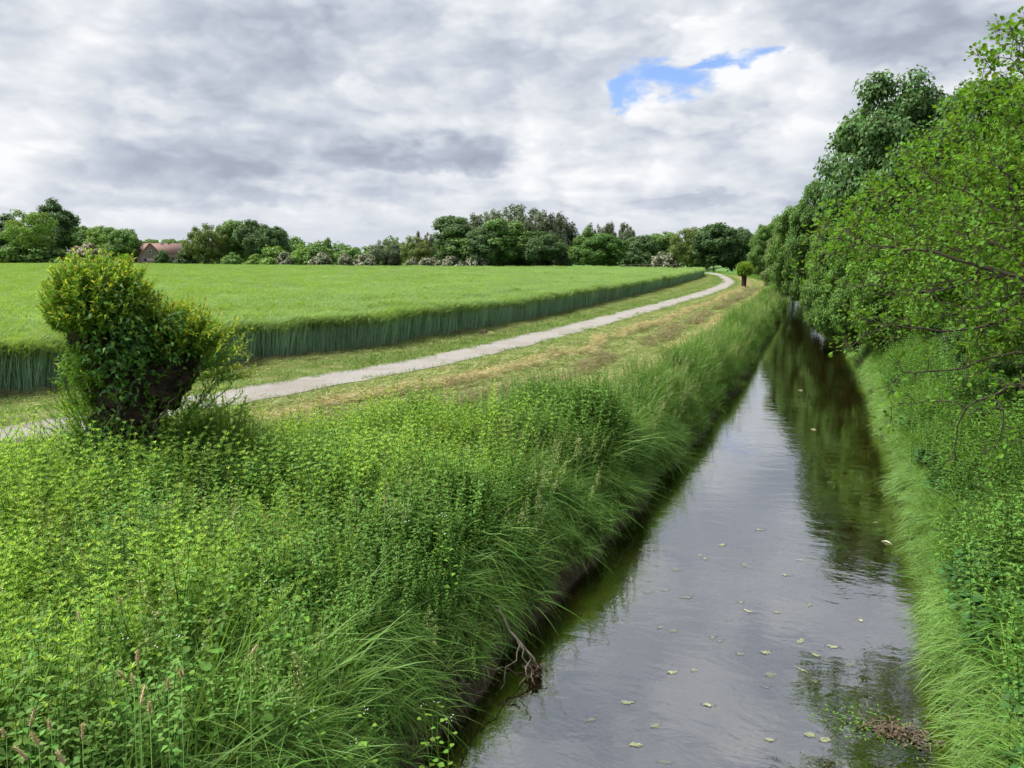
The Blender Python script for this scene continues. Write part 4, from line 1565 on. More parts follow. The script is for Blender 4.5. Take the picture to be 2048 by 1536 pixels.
# ------------------------------------------------------------------ trees along the right bank
MID = {}
for v in range(3):
    m, C = crown(300 + v, [((0, 0, 6.0), (4.0, 4.0, 4.0)), ((-1.4, .6, 4.0), (3.4, 3.4, 3.2)), ((1.4, -.5, 4.2), (3.4, 3.4, 3.2)), ((.4, 0, 8), (2.3, 2.3, 2.0))], 260, .85, 60000, .23, .19, FOL)
    MID['round', v] = (m, trunk_mesh(300 + v, C, .22, .4))
    m, C = crown(310 + v, [((0, 0, 5.2), (3.3, 3.3, 4.6)), ((.6, .4, 3), (3.4, 3.4, 2.8)), ((-.5, 0, 8), (1.8, 1.8, 2.0))], 250, .75, 52000, .2, .16, FOL, up=.3)
    MID['tall', v] = (m, trunk_mesh(310 + v, C, .2, .4))
BANK = [
    # kind, variant, px, distance, top row, half width px, colour, name, label
    ('tall', 0, 1530, 118, 452, 36, MD, 'alder_tree', 'mid green tree behind the small pollard on the far bank'),
    ('round', 1, 1545, 104, 440, 38, (0.109, 0.203, 0.046), 'oak_tree', 'taller tree with knobbly crown right of the chestnuts'),
    ('tall', 1, 1558, 78, 470, 34, (0.164, 0.232, 0.087), 'willow_tree', 'silvery green willow above the water bend'),
    ('tall', 2, 1600, 66, 474, 34, (0.151, 0.221, 0.079), 'willow_tree', 'low silvery willow nearest the water bend'),
    ('round', 2, 1592, 60, 408, 54, (0.114, 0.211, 0.050), 'lime_tree', 'rounded crown stepping up left of the big maple'),
    ('round', 0, 1640, 54, 366, 60, (0.098, 0.188, 0.046), 'lime_tree', 'dark green crown directly left of the big maple'),
    ('tall', 0, 1660, 40, 450, 56, (0.122, 0.221, 0.052), 'alder_tree', 'lower alder in the shade in front of the lime'),
    ('tall', 1, 1715, 33, 420, 70, (0.114, 0.221, 0.046), 'alder_tree', 'shaded alder below the big maple'),
    ('round', 1, 1815, 44, 152, 185, (0.081, 0.163, 0.050), 'maple_tree', 'big dark dense maple towering over the right bank'),
    ('round', 2, 1960, 50, 160, 160, (0.092, 0.177, 0.046), 'maple_tree', 'dark crown behind the big maple at the right edge'),
    ('tall', 2, 1800, 30, 420, 110, (0.135, 0.255, 0.043), 'alder_tree', 'leafy alder in the middle of the right bank'),
    ('round', 0, 1990, 26, 250, 150, (0.142, 0.265, 0.039), 'alder_tree', 'fresh green alder behind the overhanging boughs'),
    ('tall', 0, 2090, 18, 130, 130, (0.152, 0.276, 0.039), 'alder_tree', 'tall alder cut by the right edge of the view'),
    ('tall', 1, 1735, 58, 405, 64, (0.098, 0.189, 0.042), 'alder_tree', 'alder standing between the lime crown and the big maple'),
    ('tall', 2, 1712, 70, 425, 60, (0.091, 0.183, 0.044), 'alder_tree', 'alder half hidden behind the overhanging twigs'),
    ('round', 2, 1800, 62, 330, 90, (0.078, 0.165, 0.044), 'maple_tree', 'dark tree hidden behind the big maple'),
    ('round', 1, 1596, 100, 418, 46, (0.091, 0.183, 0.044), 'lime_tree', 'farthest lime crown above the water bend'),
]
for kd, v, px, D, top, hf, co, nm, lb in BANK:
    # trunks stand on the bank and lean out; the crowns hang over the water
    if D > 80:
        for D in np.arange(D, 240, 1.0):
            p = at(px, top, D=D)
            if p[0] > float(wr(p[1])) + .6:
                break
    p = at(px, top, D=D)
    gx_ = max(p[0], float(wr(p[1])) + .7)
    shift = gx_ - p[0]
    gz = float(ground(gx_, p[1])[0])
    H = p[2] - gz
    wid = float(np.linalg.norm(at(px + hf, top, D=D) - p))
    e = empty(nm, (gx_, p[1], gz - .1), lb, 'tree', 'trees along the right bank')
    hw = 5.0 if kd == 'round' else 4.2
    e.scale = (wid / hw * 1.2, wid / hw * 1.2, H / 10.0)
    c = link('crown', MID[kd, v][0], e)
    c.color = (*co, 1)
    c['kind'] = 'stuff'
    c.location.x = -shift / e.scale[0]
    c.rotation_euler.z = RNG.uniform(0, 6.28)
    k_ = link('trunk', MID[kd, v][1], e)
    k_.rotation_euler.y = -math.atan2(shift / e.scale[0], 6.0)

# low shrubs closing the right bank under the trees
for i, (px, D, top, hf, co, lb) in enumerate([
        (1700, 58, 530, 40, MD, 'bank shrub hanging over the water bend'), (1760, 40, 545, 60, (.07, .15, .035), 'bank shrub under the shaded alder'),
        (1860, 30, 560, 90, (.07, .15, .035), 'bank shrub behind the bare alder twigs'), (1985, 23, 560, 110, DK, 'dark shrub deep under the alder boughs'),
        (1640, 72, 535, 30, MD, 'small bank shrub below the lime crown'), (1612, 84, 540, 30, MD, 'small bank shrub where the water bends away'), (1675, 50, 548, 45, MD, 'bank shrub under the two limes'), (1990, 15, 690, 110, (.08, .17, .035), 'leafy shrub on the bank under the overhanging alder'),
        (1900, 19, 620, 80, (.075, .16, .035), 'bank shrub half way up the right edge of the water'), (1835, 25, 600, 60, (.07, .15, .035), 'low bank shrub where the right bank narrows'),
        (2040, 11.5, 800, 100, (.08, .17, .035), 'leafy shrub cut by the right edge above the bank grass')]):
    p = at(px, top, D=D)
    gx_ = max(p[0], float(wr(p[1])) + 1.6)
    gz = float(ground(gx_, p[1])[0])
    e = empty('bank_shrub', (gx_, p[1], gz - .1), lb, 'shrub', 'shrubs under the right bank trees', rz=i * 1.3)
    wid = float(np.linalg.norm(at(px + hf, top, D=D) - p))
    e.scale = (wid / 4.2, wid / 4.2, max(.12, (p[2] - gz) / 9.5))
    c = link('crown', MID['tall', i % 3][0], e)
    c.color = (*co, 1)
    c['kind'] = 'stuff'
    link('trunk', MID['tall', i % 3][1], e)


# ------------------------------------------------------------------ the overhanging alders close by
def alder(name, root, top, blobs, n_att, step, n_leaf_per, seed, label, leaf_parts=0, leafL=.078, base_r=.13, bare=None, tip=.0042):
    r = np.random.default_rng(seed)
    A, _, _ = sample_blobs(blobs, n_att, r, .45)
    root = np.array(root, float)
    nd, pa = colonise(A, root, step, step * 14, step * 1.7, 110, r, .03, np.array(top, float))
    e = empty(name, tuple(root), label, 'tree', 'overhanging alders on the right')
    g = Geo()
    rad, ch = skeleton(g, nd - root, pa, tip, base_r, 5, gamma=2.1)
    g_tube(g, [(0, 0, -.5), (0, 0, .05), tuple(nd[1] - root)], [base_r * 1.5, base_r * 1.15, base_r], 0, 8)
    g.obj('trunk', [M['bark']], e)
    thin = np.nonzero((rad < tip * 2.3) & (np.arange(len(nd)) > 4))[0]
    P, D = [], []
    tw = Geo()
    for i in thin:
        k = n_leaf_per if ch[i] == 0 else max(1, n_leaf_per // 2)
        if bare is not None and bare(nd[i]) > r.uniform():
            k = 1 if r.uniform() < .4 else 0
        if k == 0:
            continue
        d = nd[i] - nd[pa[i]]
        d = d / np.linalg.norm(d)
        tdir = nrm(d[None] * .5 + runit(k, r) * .8)
        ln = r.uniform(.03, .20, k)
        q = nd[i] + tdir * ln[:, None]
        g_segs(tw, np.repeat(nd[i][None], k, 0) - root, q - root, .0022, .0012, 0, 3)
        P.append(q)
        D.append(nrm(tdir + runit(k, r) * .5 + np.array((0, 0, -.15))))
    P = np.concatenate(P)
    D = np.concatenate(D)
    Nn = np.array((0, 0, 1.)) + runit(len(P), r) * .8
    if len(tw.v):
        tw.obj('twigs', [M['bark']], e)['kind'] = 'stuff'
    L = leafL * r.uniform(.6, 1.2, len(P))
    single = np.zeros(len(P), bool)
    if leaf_parts:
        cx = -P[:, 0] * math.sin(YAW) + P[:, 1] * math.cos(YAW)
        rx = P[:, 0] * math.cos(YAW) + P[:, 1] * math.sin(YAW)
        vis = (np.abs(rx / np.maximum(cx, .1)) < .66) & (cx > 1)
        dist = np.where(vis, np.linalg.norm(P - np.array((0, 0, CAM_H)), axis=1) / L, 1e9)
        single[np.argsort(dist)[:leaf_parts]] = True
        lm = Geo()
        g_round(lm, np.zeros((1, 3)), np.array([[0, 1., 0]]), np.array([[0, 0, 1.]]), 1.0, .86, 0, .24)
        lme = lm.mesh('leaf', [M['alder']])
        for i in np.nonzero(single)[0]:
            yv = Vector(D[i])
            zv = Vector(Nn[i])
            xv = yv.cross(zv).normalized()
            zv = xv.cross(yv).normalized()
            o = link('leaf', lme, e)
            mt = Matrix((xv, yv, zv)).transposed().to_4x4()
            o.matrix_basis = Matrix.Translation(Vector(P[i] - root)) @ mt @ Matrix.Scale(float(L[i]), 4)
    s = ~single
    g = Geo()
    g_round(g, P[s] - root, D[s], Nn[s], L[s], L[s] * .86, 0, .26)
    g.obj('foliage', [M['alder']], e)['kind'] = 'stuff'
    return e


def pb(px, py, D, r):
    p = at(px, py, D=D)
    return (tuple(p), r)


def bare_a(p):
    # few leaves on the shaded lower boughs over the water
    return .5 * float(np.clip((4.6 - p[2]) / .8, 0, 1)) * float(np.clip((2.6 - p[0]) / .8, 0, 1))


alder('alder_tree', (4.6, 11.0, 1.45), (4.3, 11.0, 3.0), [
    pb(1640, 525, 11.6, .38), pb(1680, 470, 11.8, .5), pb(1735, 640, 11, .5), pb(1790, 800, 10.5, .4), pb(1760, 470, 11.5, .75), pb(1690, 540, 12.0, .55), pb(1800, 590, 11.5, .8), pb(1760, 690, 11.0, .5), pb(1880, 420, 11.5, .9),
    pb(1960, 560, 11.0, 1.0), pb(1900, 690, 11.0, .7), pb(2030, 680, 10.5, .8), pb(1960, 900, 10.5, .5), pb(2080, 480, 11, 1.0), pb(1940, 800, 10.5, .5), pb(2060, 850, 10.0, .6),
    ((4.6, 11.6, 6.2), 1.5), ((5.6, 10.5, 5.0), 1.5)], 1700, .14, 16, 5,
    'near alder with bare twigs and round leaves reaching over the water', 300, bare=bare_a, leafL=.060)
alder('alder_tree', (5.9, 16.0, 1.6), (5.6, 15.6, 4.0), [
    pb(1690, 425, 16.5, .5), pb(1770, 390, 16, .7), pb(1870, 330, 16, .9), pb(1960, 280, 16, 1.1), pb(2050, 190, 15, 1.2), pb(2060, 110, 14, .7), pb(1720, 470, 16, .7), pb(1830, 430, 15.5, 1.1), pb(1960, 400, 15.5, 1.4),
    pb(2050, 300, 15, 1.4), pb(1860, 560, 15, 1.0), pb(1990, 560, 15, 1.2), ((6.2, 16.6, 7.4), 2.0), ((7.0, 15, 5.5), 1.8)], 2000, .17, 28, 6,
    'second alder with yellow green crown behind the bare twigs', 0, leafL=.070, base_r=.17, tip=.0045)
# an alder next to the bridge whose high boughs hang over the stream
alder('alder_tree', (5.2, 5.2, 1.5), (5.0, 5.4, 4.5), [
    ((4.4, 7.2, 8.6), 1.6), ((2.9, 8.2, 8.6), 1.0), ((2.0, 7.6, 8.9), .8), ((1.2, 8.6, 9.3), .7), ((4.2, 10.0, 8.2), 1.3), ((5.6, 6.0, 8.5), 2.0), pb(2075, 120, 9.0, .55), pb(1845, -50, 7.2, .3), pb(1900, -130, 7.4, .4)], 420, .2, 7, 9,
    'tall alder by the bridge with high boughs over the stream', 0, leafL=.075, base_r=.16)


# ------------------------------------------------------------------ pollard willows
def noisy_ball(g, c, rad, seed, sub=24, amp=.25, m=0):
    th = np.linspace(0, math.pi, sub // 2 + 1)
    ph = np.linspace(0, 2 * math.pi, sub, endpoint=False)
    T_, P_ = np.meshgrid(th, ph, indexing='ij')
    d = np.stack([np.sin(T_) * np.cos(P_), np.sin(T_) * np.sin(P_), np.cos(T_)], -1)
    k = fbm(d[..., 0] * 2.2 + d[..., 2] * 1.7 + 5, d[..., 1] * 2.2 + 3 + d[..., 2], seed, 4)
    rr = 1 + amp * (k - .5) * 2
    v = np.asarray(c) + d * rr[..., None] * np.asarray(rad)
    nr, nc = T_.shape
    idx = np.arange(nr * nc).reshape(nr, nc)
    a = idx[:-1, :].ravel()
    b = np.roll(idx, -1, 1)[:-1, :].ravel()
    c2 = np.roll(idx, -1, 1)[1:, :].ravel()
    dd = idx[1:, :].ravel()
    g.add(v.reshape(-1, 3), np.concatenate([np.stack([a, dd, c2], 1), np.stack([a, c2, b], 1)]), m)


def shoots(g, st, r, n, centre, rad, Lr, k, leafL, tipm, upb=.9, elev=-.35, side=None, dens=1.0):
    d = runit(n * 3, r)
    d = d[d[:, 2] > elev]
    if side is not None:
        d = d[(d @ np.asarray(side)) > .1]
    d = d[:n]
    n = len(d)
    b = np.asarray(centre) + d * np.asarray(rad) * r.uniform(.8, 1.0, (n, 1))
    L = r.uniform(*Lr, n)
    dirv = nrm(d + np.array((0, 0, upb)) + runit(n, r) * .25 + WIND * .12)
    bend = nrm(d * .5 + np.array((0, 0, .9)) + WIND * .3)
    prev = b
    for i in range(1, 4):
        t = i / 3
        p = b + L[:, None] * (dirv * t * (1 - .3 * t) + bend * .3 * t * t)
        g_segs(st, prev, p, .004, .0028, 0, 3)
        prev = p
    for j in range(k):
        t = (.22 + .78 * (j + r.uniform(0, 1, n)) / k)[:, None]
        t = np.minimum(t, 1)
        p = b + L[:, None] * (dirv * t * (1 - .3 * t) + bend * .3 * t * t)
        D = nrm(dirv * .8 + runit(n, r) * .9 + np.array((0, 0, .15)))
        mi = ((t[:, 0] > .72) & (r.uniform(0, 1, n) < tipm)).astype(int)
        g_leaves(g, p, D, np.array((0, 0, 1.)) + runit(n, r) * .5, leafL * r.uniform(.6, 1.25, n) * (1.15 - .4 * t[:, 0]), leafL * .25 * r.uniform(.8, 1.2, n), mi)


def pollard():
    base = at(258, 915, D=10.4)
    gz = float(ground(base[0], base[1])[0])
    base = np.array((base[0], base[1], gz))
    e = empty('pollard_willow', tuple(base), 'old pollard willow with two bushy heads on a knobbly trunk beside the path', 'tree')
    r = np.random.default_rng(12)
    rv = np.array((math.cos(YAW + .5), math.sin(YAW + .5), 0))       # to the right seen from the bridge
    fv = np.array((-math.sin(YAW + .5), math.cos(YAW + .5), 0))
    rv = nrm(np.array((base[1], -base[0], 0)))
    fv = nrm(np.array((base[0], base[1], 0)))

    def L(px, py, off=0.0):
        return at(px, py, D=10.4 + off) - base
    hl = L(200, 640)
    hr = L(352, 705)
    g = Geo()
    noisy_ball(g, L(258, 855), (.40, .40, .62), 1, 40, .34)
    noisy_ball(g, L(250, 960), (.46, .46, .5), 5, 28, .2)
    noisy_ball(g, L(222, 755), (.28, .28, .44), 2, 28, .28)
    noisy_ball(g, L(312, 765), (.32, .32, .36), 3, 28, .28)
    noisy_ball(g, L(262, 785), (.38, .38, .42), 4, 28, .28)
    noisy_ball(g, hl, (.34, .34, .40), 6, 28, .3)
    noisy_ball(g, hr, (.28, .28, .28), 7, 28, .3)
    noisy_ball(g, L(366, 745), (.16, .16, .22), 8, 22, .3)
    # stubs and snags
    for i in range(26):
        d = runit(1, r)[0]
        c = [hl, hr, L(205, 750), L(315, 745), L(258, 855)][i % 5]
        p0 = c + d * .34
        g_segs(g, [p0], [p0 + d * r.uniform(.08, .2)], r.uniform(.02, .045), .015, 0, 6)
    me = g.mesh('trunk', [M['pollard_bark']], True)
    tk = link('trunk', me, e)
    rm = tk.modifiers.new('weld', 'REMESH')
    rm.mode = 'VOXEL'
    rm.voxel_size = .028
    rm.use_smooth_shade = True
    tx = bpy.data.textures.new('bark_lumps', 'CLOUDS')
    tx.noise_scale = .09
    tx.noise_depth = 3
    dm = tk.modifiers.new('lumps', 'DISPLACE')
    dm.texture = tx
    dm.strength = .20
    dm.mid_level = .5
    lf = Geo()
    st = Geo()
    shoots(lf, st, r, 680, hl, (.38, .38, .42), (.22, .50), 22, .085, .5, elev=-.45)
    shoots(lf, st, r, 420, hr + np.array((0, 0, .02)), (.29, .29, .30), (.2, .42), 22, .085, .6, elev=-.35)
    shoots(lf, st, r, 190, L(215, 745), (.30, .30, .44), (.14, .36), 16, .08, .1, .5, side=-rv)
    shoots(lf, st, r, 90, L(250, 760), (.44, .44, .5), (.12, .28), 14, .075, .0, .4, elev=-.6, side=-fv)
    shoots(lf, st, r, 60, L(262, 830), (.40, .40, .5), (.1, .22), 12, .07, .0, .2, elev=-.8)
    shoots(lf, st, r, 70, L(255, 890), (.42, .42, .4), (.15, .45), 14, .075, .0, .7, elev=-.3, side=-fv * .7 - rv * .5)
    shoots(lf, st, r, 80, L(375, 750), (.22, .22, .3), (.4, .8), 18, .09, .8, .15, side=rv)
    shoots(lf, st, r, 60, L(340, 860), (.2, .2, .25), (.5, 1.0), 22, .085, .15, .35, side=rv)
    shoots(lf, st, r, 50, L(190, 860), (.2, .2, .3), (.25, .6), 16, .08, .1, .6, side=-rv)
    st.obj('shoots', [M['willow']], e)['kind'] = 'stuff'
    lf.obj('foliage', [M['willow'], M['willow_tip']], e)['kind'] = 'stuff'
    # ivy and nettles that climb the shaded side towards the bridge
    iv = Geo()
    P, D = [], []
    for px, py, rr, n in [(240, 600, .3, 120), (255, 660, .36, 260), (250, 720, .3, 170), (285, 700, .2, 80), (355, 705, .2, 70), (240, 770, .24, 110), (195, 700, .26, 130), (230, 850, .3, 90), (340, 640, .2, 60)]:
        c = L(px, py, -.42)
        q = c + r.normal(0, rr * .45, (n, 3)) * np.array((1, 1, 1))
        q += fv * r.uniform(-.15, .12, (n, 1))
        P.append(q)
    for px, py, rr, n in [(200, 890, .3, 130), (260, 930, .4, 240), (330, 920, .35, 180), (180, 930, .4, 150)]:
        P.append(L(px, py, -.5) + r.normal(0, rr * .5, (n, 3)))
    P = np.concatenate(P)
    n = len(P)
    D = nrm(runit(n, r) * .7 + np.array((0, 0, -.45)) - fv * .4)
    g_leaves(iv, P, D, -fv * .8 + np.array((0, 0, .7)) + runit(n, r) * .6, .075 * r.uniform(.5, 1.3, n), .042 * r.uniform(.6, 1.2, n), r.integers(0, 2, n), mid=.35)
    iv.obj('ivy', [M['dark_leaf'], M['nettle']], e)['kind'] = 'stuff'
    rt = Geo()
    for px, py, ex, ey in [(215, 870, 275, 760), (300, 900, 330, 800), (240, 920, 235, 780), (280, 900, 350, 790)]:
        a, b_ = L(px, py, -.5), L(ex, ey, -.52)
        t = np.linspace(0, 1, 9)[:, None]
        g_tube(rt, a + (b_ - a) * t + r.normal(0, .025, (9, 3)), np.linspace(.014, .006, 9), 0, 5)
    rt.obj('bare_stem', [M['dead_wood']], e)
    return e, base


pol, pol_base = pollard()
# weeds at the foot of the pollard
n = 150
th = RNG.uniform(0, 6.28, n)
rr = 1.25 * np.sqrt(RNG.uniform(.03, 1, n))
x = pol_base[0] + .35 + rr * np.cos(th) * 1.15
y = pol_base[1] + .0 + rr * np.sin(th) * .8
scatter('foot_weeds', PBR + [p_nettle(9, mat='dark_leaf')], put_on(x, y), rots_full(n), RNG.uniform(.7, 1.25, n), 'dark broad leaved weeds around the foot of the pollard', 'weeds')


def small_pollard(px, py_base, py_top, D, name, label, col_tip=.3):
    b = at(px, py_base, D=D)
    gz = float(ground(b[0], b[1])[0])
    H = at(px, py_top, D=D)[2] - gz
    e = empty(name, (b[0], b[1], gz), label, 'tree')
    r = np.random.default_rng(int(px))
    g = Geo()
    g_tube(g, [(0, 0, -.3), (0, 0, .1), (.03, 0, H * .3), (0, .02, H * .55), (0, 0, H * .68)], [.27, .23, .2, .24, .18], 0, 12)
    noisy_ball(g, (0, 0, H * .62), (.38, .38, .32), 3, 20, .3)
    g.obj('trunk', [M['pollard_bark']], e, True)
    lf, st = Geo(), Geo()
    shoots(lf, st, r, 420, (0, 0, H * .62), (.4, .4, .42), (.25, .5), 14, .16, col_tip, .4, elev=-.75)
    st.obj('shoots', [M['willow']], e)['kind'] = 'stuff'
    lf.obj('foliage', [M['willow'], M['willow_tip']], e)['kind'] = 'stuff'


small_pollard(1487, 572, 519, 70, 'pollard_willow', 'small pollard willow standing by the bend of the path')
small_pollard(1310, 530, 519, 165, 'pollard_willow', 'tiny distant pollard in front of the low fence')


# ------------------------------------------------------------------ house
def brickmat(name, c1, c2, cm, scale):
    m, h = mat_new(name)
    tc = h.new('ShaderNodeTexCoord')
    br = h.new('ShaderNodeTexBrick')
    h.put(br.inputs['Vector'], tc.outputs['Object'])
    br.inputs['Scale'].default_value = scale
    br.inputs['Color1'].default_value = (*c1, 1)
    br.inputs['Color2'].default_value = (*c2, 1)
    br.inputs['Mortar'].default_value = (*cm, 1)
    p = h.new('ShaderNodeBsdfPrincipled')
    nz = h.noise(tc.outputs['Object'], .8, 4)
    h.put(p.inputs['Base Color'], h.mix(h.math('MULTIPLY', nz, .4), br.outputs[0], (*cm, 1)))
    p.inputs['Roughness'].default_value = .85
    o = h.new('ShaderNodeOutputMaterial')
    h.put(o.inputs[0], p.outputs[0])
    return m


M['brick'] = brickmat('house_brick', (.16, .085, .07), (.20, .11, .09), (.2, .16, .14), 3)
M['roof_red'] = surfmat('roof_tile_red', [(.3, (.17, .075, .052)), (.7, (.26, .125, .09))], 3, bump=.3, stretch=(1, 1, 4))
M['roof_mauve'] = surfmat('roof_tile_weathered', [(.3, (.15, .092, .08)), (.7, (.22, .14, .125))], 3, bump=.3, stretch=(1, 1, 4))
M['white_paint'] = surfmat('white_paint', [(.3, (.6, .6, .58)), (.7, (.75, .75, .73))], 3, bump=0)
mg, hg = mat_new('window_glass')
pg_ = hg.new('ShaderNodeBsdfPrincipled')
pg_.inputs['Base Color'].default_value = (.05, .06, .08, 1)
pg_.inputs['Roughness'].default_value = .05
hg.put(hg.new('ShaderNodeOutputMaterial').inputs[0], pg_.outputs[0])
M['glass'] = mg


def house():
    D = d_edge(312) + 22
    p = at(312, 510, D=D)
    gz = float(ground(p[0], p[1])[0])
    S = D / FPX                                # metres per photo pixel
    e = empty('farm_house', (p[0], p[1], gz), 'brick farm house with red tiled gabled roof behind the barley', 'house', rz=math.atan2(p[1], p[0]) - math.pi / 2)
    zt = at(312, 487, D=D)[2] - gz
    ze = at(312, 508, D=D)[2] - gz
    X = lambda px: (px - 312) * S
    # main block: ridge across the view, eaves towards us (-y)
    x0, x1, yf, yb_ = X(268), X(354), -1.0, 7.0
    ym = (yf + yb_) / 2
    g = Geo()
    g_box(g, x0, x1, yf, yb_, -.3, ze)
    for xx in (x0 + .002, x1 - .002):
        g.add([(xx, yf, ze), (xx, yb_, ze), (xx, ym, zt - .05)], [(0, 1, 2)])
    # cross gable with its front wall towards us and turned to the right
    gx0, gx1, gy = X(281), X(326), -5.0
    gm = (gx0 + gx1) / 2
    gz0 = ze - 1.2
    g_box(g, gx0, gx1, gy, yf - .01, -.3, gz0)
    g.add([(gx0, gy, gz0), (gx1, gy, gz0), (gm, gy, zt - .1)], [(0, 1, 2)])
    g.obj('wall', [M['brick']], e)

    def slab(name, q, th, mat):
        gg = Geo()
        q = np.array(q, float)
        nn = np.cross(q[1] - q[0], q[3] - q[0])
        nn /= np.linalg.norm(nn)
        if nn[2] < 0:
            nn = -nn
        V_ = np.concatenate([q, q + nn * th])
        F_ = [(0, 1, 2), (0, 2, 3), (4, 5, 6), (4, 6, 7)]
        for i in range(4):
            j = (i + 1) % 4
            F_ += [(i, j, 4 + j), (i, 4 + j, 4 + i)]
        gg.add(V_, F_)
        return gg.obj(name, [mat], e)
    ov = .35
    sl_ = (zt - ze) / (ym - yf)
    rf = slab('roof', [(x0 - ov, yf - ov, ze - ov * sl_), (x1 + ov, yf - ov, ze - ov * sl_), (x1 + ov, ym, zt), (x0 - ov, ym, zt)], .15, M['roof_mauve'])
    slab('roof', [(x0 - ov, yb_ + ov, ze - ov * sl_), (x1 + ov, yb_ + ov, ze - ov * sl_), (x1 + ov, ym + .01, zt), (x0 - ov, ym + .01, zt)], .15, M['roof_mauve'])
    s2 = (zt - gz0) / (gm - gx0)
    for sgn, xe in ((-1, gx0), (1, gx1)):
        r2 = slab('gable_roof', [(xe + sgn * .3, gy - .3, gz0 - .3 * s2), (xe + sgn * .3, ym - .3, gz0 - .3 * s2), (gm + sgn * .01, ym - .3, zt + .12), (gm + sgn * .01, gy - .3, zt + .12)], .15, M['roof_red'])
        r2['label'] = 'bright red tiled cross gable roof'
    g = Geo()
    g_box(g, X(319), X(323), ym - .3, ym + .4, zt - .5, zt + .9)
    g.obj('chimney', [M['white_paint']], e)
    g = Geo()
    g_box(g, X(332), X(334.5), ym - .3, ym + .3, zt - .5, zt + .7)
    g.obj('chimney', [M['brick']], e)
    for (wx, wz, ww, wh, yy) in [(gm - .1, zt - 2.2, .8, .8, gy), (gm - 1.4, gz0 - .3, 1.1, 1.2, gy), (gm + 1.4, gz0 - .3, 1.1, 1.2, gy), (X(339), ze - 1.4, 1.2, 1.2, yf), (X(347), ze - 1.4, 1.2, 1.2, yf)]:
        g = Geo()
        for a_, b_, c_, d_ in ((-ww / 2, ww / 2, wh / 2 - .08, wh / 2), (-ww / 2, ww / 2, -wh / 2, -wh / 2 + .08), (-ww / 2, -ww / 2 + .08, -wh / 2 + .08, wh / 2 - .08), (ww / 2 - .08, ww / 2, -wh / 2 + .08, wh / 2 - .08)):
            g_box(g, wx + a_, wx + b_, yy - .06, yy - .003, wz + c_, wz + d_)
        w = g.obj('window', [M['white_paint']], e)
        g = Geo()
        g_box(g, wx - ww / 2 + .08, wx + ww / 2 - .08, yy - .03, yy - .004, wz - wh / 2 + .08, wz + wh / 2 - .08)
        g.obj('pane', [M['glass']], w)
    sh = empty('garden_shed', tuple(np.array(at(362, 512, D=D - 4))[:2]) + (gz,), 'low white shed at the right end of the farm house', 'shed', rz=math.atan2(p[1], p[0]) - math.pi / 2)
    g = Geo()
    g_box(g, -1.1, 1.1, 0, 2.5, -.3, 1.7)
    g.obj('wall', [M['white_paint']], sh)
    g = Geo()
    g.add([(-1.3, -.3, 1.65), (1.3, -.3, 1.65), (1.3, 2.8, 2.15), (-1.3, 2.8, 2.15), (-1.3, -.3, 1.75), (1.3, -.3, 1.75), (1.3, 2.8, 2.25), (-1.3, 2.8, 2.25)],
          [(0, 1, 2), (0, 2, 3), (4, 5, 6), (4, 6, 7), (0, 1, 5), (0, 5, 4), (1, 2, 6), (1, 6, 5), (2, 3, 7), (2, 7, 6), (3, 0, 4), (3, 4, 7)])
    g.obj('roof', [M['roof_red']], sh)


house()


# ------------------------------------------------------------------ low fence and white birch trunk
def fence():
    D = d_edge(1300) + 10
    a = at(1256, 524, D=D)
    b = at(1354, 524, D=D + 4)
    za, zb = [float(ground(q[0], q[1])[0]) for q in (a, b)]
    a[2], b[2] = za, zb
    e = empty('wooden_fence', tuple(a), 'low grey wooden fence between barley and trees', 'fence')
    ax = nrm((b - a)[None])[0]
    L = np.linalg.norm(b - a)
    n = 14
    m = None
    up = 1.35
    for i in range(n):
        g = Geo()
        g_segs(g, [(0, 0, -.3)], [(0, 0, up)], .07, .06, 0, 6)
        if m is None:
            m = g.mesh('post', [M['dead_wood']])
        o = link('post', m, e)
        o.location = ax * L * i / (n - 1)
    for z in (.55, 1.2):
        g = Geo()
        side = np.cross(ax, (0, 0, 1.)) * .05
        g_segs(g, [ax * 0 + side + (0, 0, z)], [ax * L + side + (0, 0, z)], .05, .05, 0, 4)
        g.obj('rail', [M['dead_wood']], e)


fence()
p = at(82, 512, D=d_edge(82) + 7)
gz = float(ground(p[0], p[1])[0])
e = empty('birch_tree', (p[0], p[1], gz), 'slim white birch trunk before the dark hedge at the left', 'tree')
g = Geo()
hb = at(82, 478, D=d_edge(82) + 7)[2] - gz
g_tube(g, [(0, 0, -.3), (.05, 0, hb * .5), (0, .1, hb)], [.2, .17, .08], 0, 7)
g.obj('trunk', [M['birch_bark']], e)
m_, _c = crown(77, [((0, 0, hb), (1.6, 1.6, 2.2))], 20, .6, 900, .3, .2, FOL)
c = link('crown', m_, e)
c.color = (*MD, 1)
c['kind'] = 'stuff'

